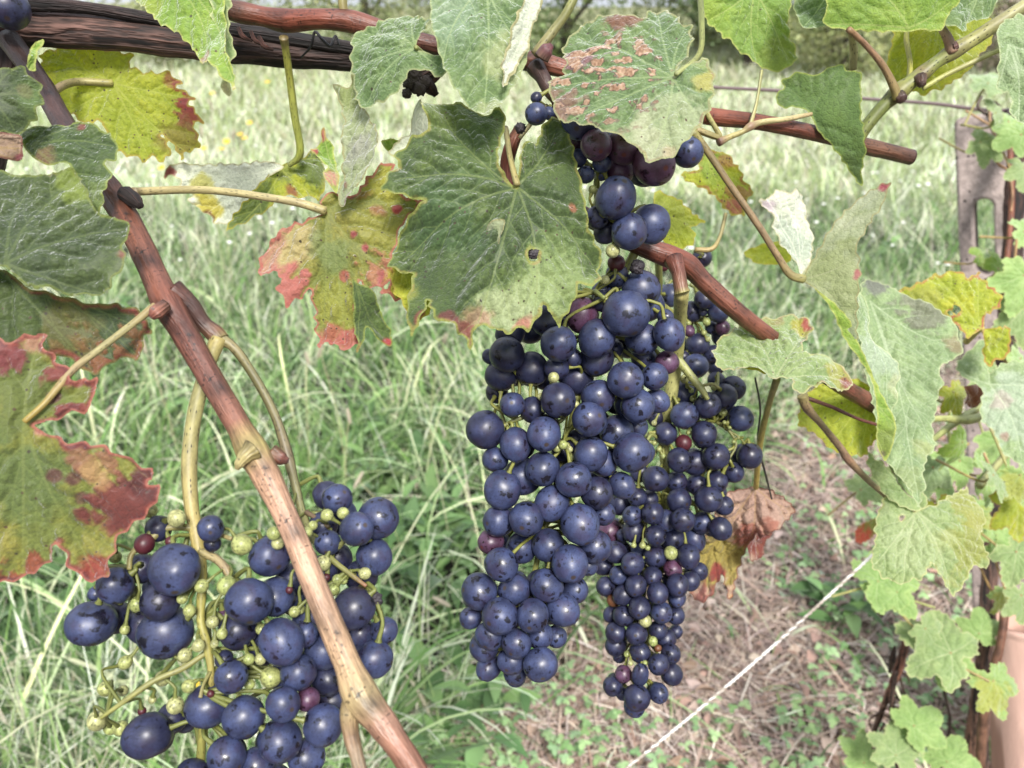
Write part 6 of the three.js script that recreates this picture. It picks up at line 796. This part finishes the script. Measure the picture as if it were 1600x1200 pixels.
bunch({ label: 'loose bunch with many unripe green berries at the lower left, crossed by the slanting cane', d: 0.285, depth: 0.03, tone: 0, back: 2, minBack: 22, greenBack: 0.004, axis: [[420, 780, 190], [380, 900, 240], [370, 1000, 230], [400, 1100, 190], [420, 1200, 170]], pedicel: [116, 122, 64],
  stalk: [[342, 528, 0.316, 26, [160, 146, 90]], [322, 580, 0.314, 22, [150, 146, 92]], [304, 650, 0.312, 23, [150, 144, 94]], [296, 720, 0.31, 24, [156, 146, 96]], [299, 790, 0.307, 22, [166, 152, 96]], [308, 840, 0.303, 21, [172, 156, 96]], [316, 900, 0.3, 15, [160, 152, 84]], [314, 970, 0.297, 13, [156, 150, 80]], [324, 1010, 0.296, 13, [160, 154, 84]], [330, 1060, 0.296, 11, [158, 146, 84]], [318, 1130, 0.3, 12, [140, 136, 72]], [312, 1210, 0.304, 14, [136, 136, 70]]],
  branches: [[[345, 530, 0.317, 24, [150, 136, 84]], [364, 542, 0.317, 18, [140, 124, 80]], [396, 586, 0.318, 16, [130, 120, 74]], [430, 650, 0.318, 16, [128, 116, 76]], [448, 706, 0.317, 20, [128, 110, 78]], [462, 760, 0.314, 16, [132, 124, 76]], [474, 806, 0.31, 15, [136, 130, 78]], [490, 842, 0.304, 13, [140, 136, 76]], [516, 872, 0.299, 11, [140, 136, 76]], [546, 896, 0.296, 9, [140, 134, 74]], [572, 916, 0.294, 7, [150, 100, 70]]],
    [[308, 826, 0.304, 16, [170, 154, 96]], [284, 824, 0.302, 12, [168, 154, 92]], [258, 826, 0.3, 12, [170, 156, 96]], [236, 842, 0.298, 14, [170, 156, 96]], [206, 866, 0.296, 10, [164, 150, 90]], [202, 890, 0.294, 9, [160, 146, 86]]],
    [[312, 862, 0.301, 18, [176, 158, 100]], [336, 872, 0.3, 16, [180, 158, 110]], [352, 888, 0.298, 16, [176, 150, 110]], [360, 906, 0.296, 10, [160, 140, 90]]],
    [[310, 822, 0.303, 12, [168, 148, 90]], [334, 832, 0.3, 9, [170, 150, 94]], [362, 842, 0.298, 8, [170, 150, 94]]],
    [[322, 1020, 0.296, 10, [160, 152, 86]], [286, 1044, 0.293, 11, [156, 148, 84]], [244, 1062, 0.29, 11, [156, 150, 84]], [216, 1080, 0.288, 11, [158, 150, 84]], [180, 1106, 0.286, 9, [156, 150, 80]], [158, 1122, 0.285, 7, [150, 146, 70]]],
    [[328, 1050, 0.295, 8, [160, 150, 90]], [318, 1070, 0.291, 6, [160, 150, 90]], [313, 1090, 0.288, 7, [166, 150, 100]]], [[478, 800, 0.309, 10, [120, 96, 70]], [498, 812, 0.306, 9, [120, 96, 70]], [514, 824, 0.304, 9, [110, 92, 60]]], [[506, 852, 0.302, 10], [526, 856, 0.3, 10, [140, 136, 80]], [540, 842, 0.298, 8]]],
  rows: [[272, 889, 37, 0], [142, 974, 36, 0, 0, 0.92], [180, 915, 28, 0], [251, 940, 29, 1, 1], [259, 988, 39, 2], [225, 978, 26, 3, 1], [248, 826, 19, 2, 1], [329, 826, 20, 2], [332, 849, 13, 3, 1], [222, 888, 22, 2, 1], [226, 850, 16, 0, 3], [180, 965, 25, 3, 1], [150, 928, 12, 3], [266, 846, 8, 1, 3],
    [276, 810, 13, 0, 4], [378, 851, 15, 1, 4], [234, 797, 11, 1, 4], [354, 915, 14, 0, 4], [315, 916, 10, 0, 4], [285, 935, 8, 0, 4], [296, 954, 9, 0, 4], [214, 944, 11, 1, 4], [210, 925, 9, 2, 4], [180, 870, 9, 1, 4], [310, 1009, 9, 0, 4], [347, 990, 8, 0, 4], [332, 972, 9, 1, 4], [335, 1006, 6, 1, 4], [195, 984, 7, 1, 4], [196, 1035, 10, 0, 4],
    [527, 779, 23, 1], [591, 810, 32, 1], [557, 827, 25, 0], [585, 869, 27, 2], [421, 870, 30, 0], [390, 940, 36, 0], [431, 932, 29, 2], [372, 985, 29, 2, 1], [552, 950, 31, 0, 1], [585, 937, 13, 0, 5], [565, 900, 25, 3, 1], [600, 985, 21, 1], [586, 1030, 27, 0], [562, 993, 24, 2], [440, 1002, 33, 0], [478, 990, 18, 1], [483, 967, 25, 2], [512, 848, 20, 3], [505, 890, 22, 3, 1], [457, 905, 25, 3, 1], [458, 937, 20, 3, 1],
    [511, 805, 9, 0, 4], [536, 802, 9, 0, 4], [489, 821, 7, 0, 4], [480, 832, 8, 0, 4], [428, 833, 10, 0, 4], [434, 849, 9, 0, 4], [505, 880, 11, 1, 4], [570, 896, 9, 0, 4], [527, 905, 7, 1, 4], [521, 922, 9, 1, 4], [460, 956, 8, 1, 4], [537, 907, 6, 1, 4], [469, 952, 7, 1, 4], [452, 922, 6, 0, 3], [510, 902, 6, 1, 3],
    [231, 1150, 34, 0], [268, 1123, 23, 2, 1], [324, 1104, 33, 1], [361, 1058, 25, 0], [381, 1120, 32, 1], [354, 1181, 28, 0], [194, 1037, 9, 2, 4], [165, 1076, 11, 0, 4], [192, 1079, 8, 1, 4], [152, 1126, 14, 0, 4], [173, 1137, 10, 1, 4], [189, 1138, 11, 0, 4], [274, 1102, 12, 0, 4], [295, 1072, 10, 0, 4], [254, 1060, 11, 1, 4], [289, 1024, 10, 1, 4], [291, 1039, 6, 1, 4], [238, 1093, 6, 0, 4], [222, 1111, 7, 0, 3], [329, 1084, 6, 0, 3], [330, 1172, 6, 0, 4],
    [442, 1100, 26, 0], [505, 1132, 31, 0], [466, 1051, 27, 1], [512, 1060, 26, 2, 1], [437, 1158, 33, 1], [479, 1183, 28, 2, 1], [481, 1093, 18, 2, 2], [521, 1097, 25, 2, 1], [400, 1196, 26, 1], [505, 1018, 28, 2, 1], [389, 1030, 8, 0, 4], [407, 1030, 8, 0, 4], [423, 1058, 15, 1, 4], [390, 1069, 8, 1, 4], [408, 983, 8, 1, 4], [300, 1210, 24, 2, 1], [430, 1225, 26, 1], [250, 1060, 7, 2, 4], [350, 1030, 14, 3, 1], [350, 965, 14, 3, 2]] });
bunch({ label: 'large bunch of big blue grapes in the middle under the large green leaf', d: 0.383, depth: 0.03, tone: 0, back: 3, minBack: 18, axis: [[960, 400, 90], [930, 520, 150], [890, 620, 150], [880, 720, 130], [850, 820, 110], [820, 920, 100], [810, 1050, 70]],
  stalk: [[1000, 380, 0.412, 14], [968, 440, 0.413, 14], [936, 520, 0.414, 13], [905, 610, 0.412, 12], [880, 720, 0.412, 11], [850, 830, 0.41, 10], [828, 930, 0.41, 8], [812, 1030, 0.41, 5]].map((r) => [...r, [128, 130, 64]]),
  branches: [[[905, 612, 0.412, 8], [872, 660, 0.405, 8], [838, 648, 0.4, 9], [806, 656, 0.397, 9], [790, 664, 0.395, 8]].map((r) => [...r, [130, 130, 70]]), [[880, 690, 0.41, 7], [884, 672, 0.4, 6], [880, 690, 0.393, 4]].map((r) => [...r, [140, 140, 80]]), [[944, 470, 0.41, 9], [930, 455, 0.39, 9], [944, 466, 0.384, 8]].map((r) => [...r, [140, 144, 76]])],
  rows: [[908, 491, 25, 0, 2], [979, 490, 36, 0], [932, 528, 28, 0], [872, 537, 28, 0], [977, 594, 28, 0], [872, 625, 27, 0], [921, 655, 26, 0], [963, 675, 26, 1], [792, 554, 27, 1, 1], [783, 587, 25, 1, 1], [830, 577, 25, 2, 1], [776, 612, 17, 2, 1], [797, 520, 22, 2, 1], [766, 557, 12, 2, 1], [800, 632, 19, 1, 1], [758, 671, 30, 0], [806, 694, 24, 0], [850, 679, 26, 0], [933, 560, 26, 2, 1], [900, 592, 25, 2, 1], [934, 620, 26, 1], [985, 632, 25, 2], [944, 470, 18, 2], [855, 500, 25, 3, 1], [832, 640, 20, 3, 1],
    [963, 411, 14, 0, 3], [964, 431, 18, 1], [1002, 452, 28, 1], [1014, 478, 24, 1], [1045, 522, 24, 0], [1004, 530, 26, 1], [1008, 558, 22, 2], [1023, 588, 21, 1], [1042, 566, 18, 1, 2], [1040, 495, 12, 2], [996, 417, 12, 0, 5], [958, 392, 10, 0, 4], [945, 437, 7, 0, 4], [942, 458, 18, 2], [997, 634, 26, 1], [1027, 626, 18, 2], [988, 707, 30, 1], [1005, 707, 18, 2], [992, 668, 20, 2], [971, 759, 20, 2],
    [774, 718, 20, 1], [816, 744, 28, 1], [848, 733, 26, 0], [896, 750, 28, 0], [923, 709, 27, 0], [940, 721, 22, 2], [785, 765, 29, 0], [862, 786, 26, 1], [822, 811, 26, 0], [779, 814, 23, 1], [906, 819, 30, 0], [932, 770, 24, 1], [943, 803, 19, 2], [767, 846, 20, 1, 2], [814, 856, 24, 1], [856, 852, 25, 0], [930, 854, 25, 1], [891, 881, 28, 0], [783, 882, 26, 0], [953, 751, 18, 2], [974, 756, 16, 3],
    [804, 921, 24, 0], [854, 915, 26, 0], [749, 924, 27, 1], [781, 963, 28, 0], [832, 962, 25, 0], [879, 953, 25, 1], [898, 922, 21, 1], [736, 965, 17, 2], [765, 993, 22, 1], [756, 1011, 21, 2], [807, 1006, 23, 1], [844, 993, 21, 1], [869, 995, 17, 2], [845, 1038, 26, 0], [799, 1033, 21, 1], [764, 1043, 19, 2], [805, 1051, 18, 2], [918, 883, 17, 2],
    [865, 590, 8, 0, 4], [846, 620, 6, 1, 4], [880, 695, 7, 0, 4], [870, 700, 6, 0, 4], [890, 702, 5, 1, 4], [895, 715, 6, 1, 4], [900, 632, 5, 1, 4], [850, 640, 4, 0, 4], [795, 672, 4, 1, 4], [812, 672, 4, 1, 4], [894, 560, 16, 3, 1], [960, 545, 14, 3, 1], [850, 590, 18, 3, 1], [870, 575, 18, 3, 1], [900, 690, 18, 3, 1], [880, 705, 18, 3, 1]] });
bunch({ label: 'long bunch of small blue black grapes right of the middle bunch', d: 0.462, depth: 0.03, tone: 1, back: 3, minBack: 14, axis: [[1100, 600, 90], [1085, 680, 110], [1060, 780, 90], [1030, 880, 85], [1010, 960, 60], [1005, 1060, 55], [1000, 1100, 45]],
  stalk: [[1065, 455, 0.402, 24, [172, 164, 104]], [1062, 500, 0.43, 21, [164, 164, 100]], [1056, 560, 0.46, 22, [166, 164, 104]], [1048, 620, 0.47, 20, [164, 162, 104]], [1038, 680, 0.482, 18, [150, 152, 90]], [1040, 780, 0.49, 12, [140, 140, 80]], [1024, 900, 0.49, 10, [140, 140, 80]], [1010, 1000, 0.485, 8, [140, 140, 80]], [998, 1080, 0.48, 6, [140, 140, 80]]],
  branches: [[[1058, 560, 0.455, 16, [168, 166, 96]], [1080, 588, 0.452, 15, [170, 166, 96]], [1096, 608, 0.45, 13, [164, 160, 96]], [1106, 624, 0.45, 8, [160, 156, 90]]], [[1094, 604, 0.451, 6], [1112, 600, 0.449, 6], [1124, 606, 0.449, 4]].map((r) => [...r, [160, 150, 90]]), [[1120, 660, 0.475, 7], [1138, 672, 0.472, 6], [1150, 694, 0.47, 5], [1140, 716, 0.468, 4]].map((r) => [...r, [140, 136, 70]]), [[1138, 672, 0.472, 5], [1156, 684, 0.47, 4], [1164, 694, 0.47, 3]].map((r) => [...r, [140, 136, 70]]), [[1036, 690, 0.47, 7], [1018, 680, 0.463, 7], [1010, 690, 0.46, 5]].map((r) => [...r, [150, 150, 80]])],
  rows: [[1069, 649, 21, 0, 0], [1106, 633, 20, 0, 0], [1132, 619, 20, 1, 0], [1146, 606, 19, 2, 0], [1119, 594, 13, 3, 0], [1157, 654, 20, 0, 0], [1171, 712, 20, 0, 0, 0.9], [1040, 678, 18, 1], [1068, 692, 13, 0, 3], [1100, 678, 20, 1], [1061, 719, 19, 0, 0], [1119, 713, 20, 1], [1086, 723, 19, 2], [1024, 748, 20, 0, 0], [1057, 753, 17, 1], [1061, 782, 19, 1], [1089, 757, 16, 2], [1120, 753, 17, 2], [1147, 738, 15, 2], [1107, 780, 21, 1], [1131, 790, 15, 2], [1000, 739, 14, 2], [996, 776, 15, 1], [1068, 615, 20, 3], [1025, 652, 14, 3], [1070, 592, 7, 0, 4], [1116, 605, 5, 0, 4], [1083, 623, 5, 0, 4], [1013, 681, 5, 0, 4], [1036, 713, 4, 0, 4], [1022, 661, 4, 0, 4], [1076, 676, 4, 1, 4], [1130, 645, 6, 2, 4], [1023, 692, 4, 0, 4], [1080, 610, 4, 0, 4], [1090, 596, 3, 0, 4], [1074, 604, 3, 0, 4], [1140, 668, 3, 0, 4], [1146, 690, 3, 0, 4], [1154, 684, 3, 0, 4], [1132, 660, 3, 0, 4], [1030, 702, 4, 0, 4], [1016, 690, 3, 0, 4],
    [1125, 826, 17, 0, 1], [1067, 813, 19, 0, 0], [1098, 817, 18, 1], [988, 806, 15, 1, 1], [1020, 802, 17, 1], [991, 829, 17, 2], [1024, 837, 16, 1], [1041, 813, 16, 3], [1052, 841, 17, 2], [1085, 843, 17, 2], [962, 863, 17, 1], [988, 881, 17, 0], [1023, 869, 18, 1, 1], [1075, 869, 18, 1], [1048, 864, 10, 1, 4], [1051, 889, 14, 2, 2], [1019, 900, 15, 1], [1059, 914, 17, 0], [1092, 893, 14, 2], [1079, 908, 15, 2], [967, 899, 15, 1], [946, 916, 14, 0], [943, 885, 14, 2], [994, 915, 16, 0], [974, 929, 15, 0], [1028, 927, 16, 0], [1058, 934, 14, 2], [999, 949, 17, 0, 0], [959, 937, 11, 1, 6], [974, 962, 16, 1], [1033, 957, 17, 1], [1056, 962, 14, 2], [1008, 970, 9, 0, 4], [955, 960, 12, 2], [973, 837, 10, 2], [953, 830, 18, 3, 2], [968, 787, 18, 3], [1120, 770, 15, 3], [1000, 858, 14, 3], [1004, 852, 5, 0, 4], [1012, 856, 4, 0, 4], [990, 852, 4, 0, 4], [1055, 778, 4, 2, 4],
    [962, 988, 16, 1], [995, 991, 17, 0], [962, 1008, 16, 2], [1000, 1020, 16, 0], [1028, 985, 14, 1], [1041, 998, 15, 2], [1056, 987, 11, 3], [1048, 1021, 15, 1], [1029, 1038, 16, 0, 0], [1049, 1053, 16, 1, 0], [1000, 1054, 13, 0, 0, 1.35], [974, 1053, 13, 1, 2], [957, 1072, 15, 0], [995, 1090, 20, 0, 0], [991, 1104, 16, 2], [1029, 1083, 15, 0], [972, 1084, 10, 2], [969, 1024, 11, 3], [980, 1022, 5, 1, 4], [1010, 970, 8, 1, 4], [1020, 1002, 7, 1, 4], [1028, 1013, 6, 2, 6], [985, 1036, 4, 0, 4], [1008, 1036, 4, 0, 4]] });
bunch({ label: 'upper loose cluster of plump reddish blue grapes under the mottled leaf', d: 0.352, depth: 0.02, tone: 0, back: 1, minBack: 20, axis: [[960, 180, 120], [960, 280, 90], [985, 360, 70]],
  stalk: [[905, 150, 0.378, 11, [150, 140, 90]], [928, 190, 0.38, 9, GRN], [936, 250, 0.378, 9, GRN], [932, 290, 0.376, 10, [140, 144, 80]], [938, 330, 0.374, 10, [150, 150, 84]], [960, 345, 0.366, 9, [150, 150, 84]]], branches: [[[928, 190, 0.38, 6], [980, 200, 0.384, 6], [1050, 212, 0.386, 6]].map((r) => [...r, GRN]), [[812, 216, 0.385, 8], [832, 190, 0.385, 9], [856, 164, 0.384, 8]].map((r) => [...r, [176, 160, 110]]), [[936, 300, 0.37, 7], [930, 325, 0.362, 8], [944, 338, 0.356, 7]].map((r) => [...r, [150, 152, 86]])],
  rows: [[932, 227, 24, 0, 2], [975, 230, 27, 1, 2], [1022, 257, 32, 0, 2], [1075, 238, 23, 1, 0], [968, 268, 22, 1, 2], [962, 310, 31, 0], [1017, 350, 31, 1], [983, 362, 28, 0], [907, 188, 30, 1, 1], [900, 222, 15, 2, 2], [903, 247, 14, 2], [915, 273, 14, 2], [940, 255, 15, 2], [940, 272, 10, 2], [838, 178, 17, 1], [813, 200, 9, 1, 5], [858, 177, 10, 2], [838, 152, 8, 2, 1], [933, 340, 18, 2, 1], [947, 362, 18, 3, 1], [957, 392, 10, 1, 4], [946, 300, 6, 1, 4], [926, 296, 6, 1, 4]] });
bunch({ label: 'small shaded cluster of dark grapes behind the diagonal cane', d: 0.5, depth: 0.02, tone: 1, back: 0, minBack: 10, axis: [[1085, 460, 60], [1095, 560, 50]],
  stalk: [[1028, 396, 0.44, 12, [140, 144, 80]], [1030, 440, 0.47, 11, [140, 144, 80]], [1032, 472, 0.49, 9, [150, 150, 84]], [1054, 490, 0.5, 9, [150, 150, 84]], [1085, 500, 0.515, 6, [140, 140, 80]], [1098, 545, 0.52, 4, [140, 140, 80]]], branches: [[[1078, 444, 0.51, 8], [1088, 450, 0.51, 8], [1096, 480, 0.515, 5]].map((r) => [...r, [150, 150, 84]]), [[1086, 392, 0.44, 6], [1094, 396, 0.46, 5], [1097, 400, 0.49, 4]].map((r) => [...r, [150, 140, 90]])],
  rows: [[1097, 403, 15, 0, 0], [1048, 462, 18, 0], [1035, 457, 12, 1], [1100, 468, 15, 0], [1123, 487, 17, 0], [1080, 487, 16, 1], [1098, 487, 7, 0], [1090, 538, 18, 0], [1112, 512, 10, 1], [1077, 517, 9, 1, 2], [1129, 512, 12, 1, 2], [1123, 527, 11, 2], [1087, 572, 19, 0, 0], [1112, 553, 14, 2], [1118, 572, 14, 2], [1067, 540, 10, 2], [1068, 557, 9, 2], [1104, 503, 6, 0, 4], [1037, 417, 8, 0, 3], [1100, 520, 4, 0, 4], [1106, 530, 4, 0, 4], [1076, 505, 4, 1, 4]] });
bunch({ label: 'dark grapes at the top left corner beside the old arm', d: 0.38, depth: 0.01, tone: 1, back: 0, minBack: 10, axis: [[10, 10, 60]], stalk: [[-40, -60, 0.4, 12, GRN], [-10, -30, 0.4, 9, GRN], [10, -10, 0.4, 6, GRN]], rows: [[14, 14, 30, 0, 0], [-34, 6, 30, 1], [-10, -38, 30, 1]] });
// dried remains of an old cluster under the rounded leaf
{
  const t = thing('dried_cluster_stub', 'dark brown shrivelled clump hanging under the rounded blue green leaf', 'dried clump', at(655, 130, 0.4));
  limb('stub', [[690, 106, 0.395, 20, [100, 64, 54]], [672, 116, 0.397, 26, [80, 58, 52]], [652, 128, 0.398, 34, [60, 46, 42]], [640, 136, 0.4, 22, [56, 44, 40]]], DARK, M.old, t, null, 16, 8, 0.3);
  limb('stub', [[664, 122, 0.395, 20, [90, 64, 56]], [674, 138, 0.396, 24, [84, 58, 52]], [682, 148, 0.398, 12, [80, 56, 50]]], DARK, M.old, t, null, 12, 8, 0.3);
  const dm = new THREE.MeshStandardMaterial({ name: 'dried husk', color: new THREE.Color(0.04, 0.03, 0.028), roughness: 0.85 });
  for (const [x, y, r] of [[646, 118, 15], [640, 130, 11], [656, 138, 12], [636, 146, 8], [664, 128, 11]]) { const m = part('dried_husk', raisinGeo, dm, t, at(x, y, 0.394)); m.scale.setScalar(r * 0.394 / F); m.rotation.set(rr(0, 6), rr(0, 6), 0); }
}
renderer.render(scene, camera);
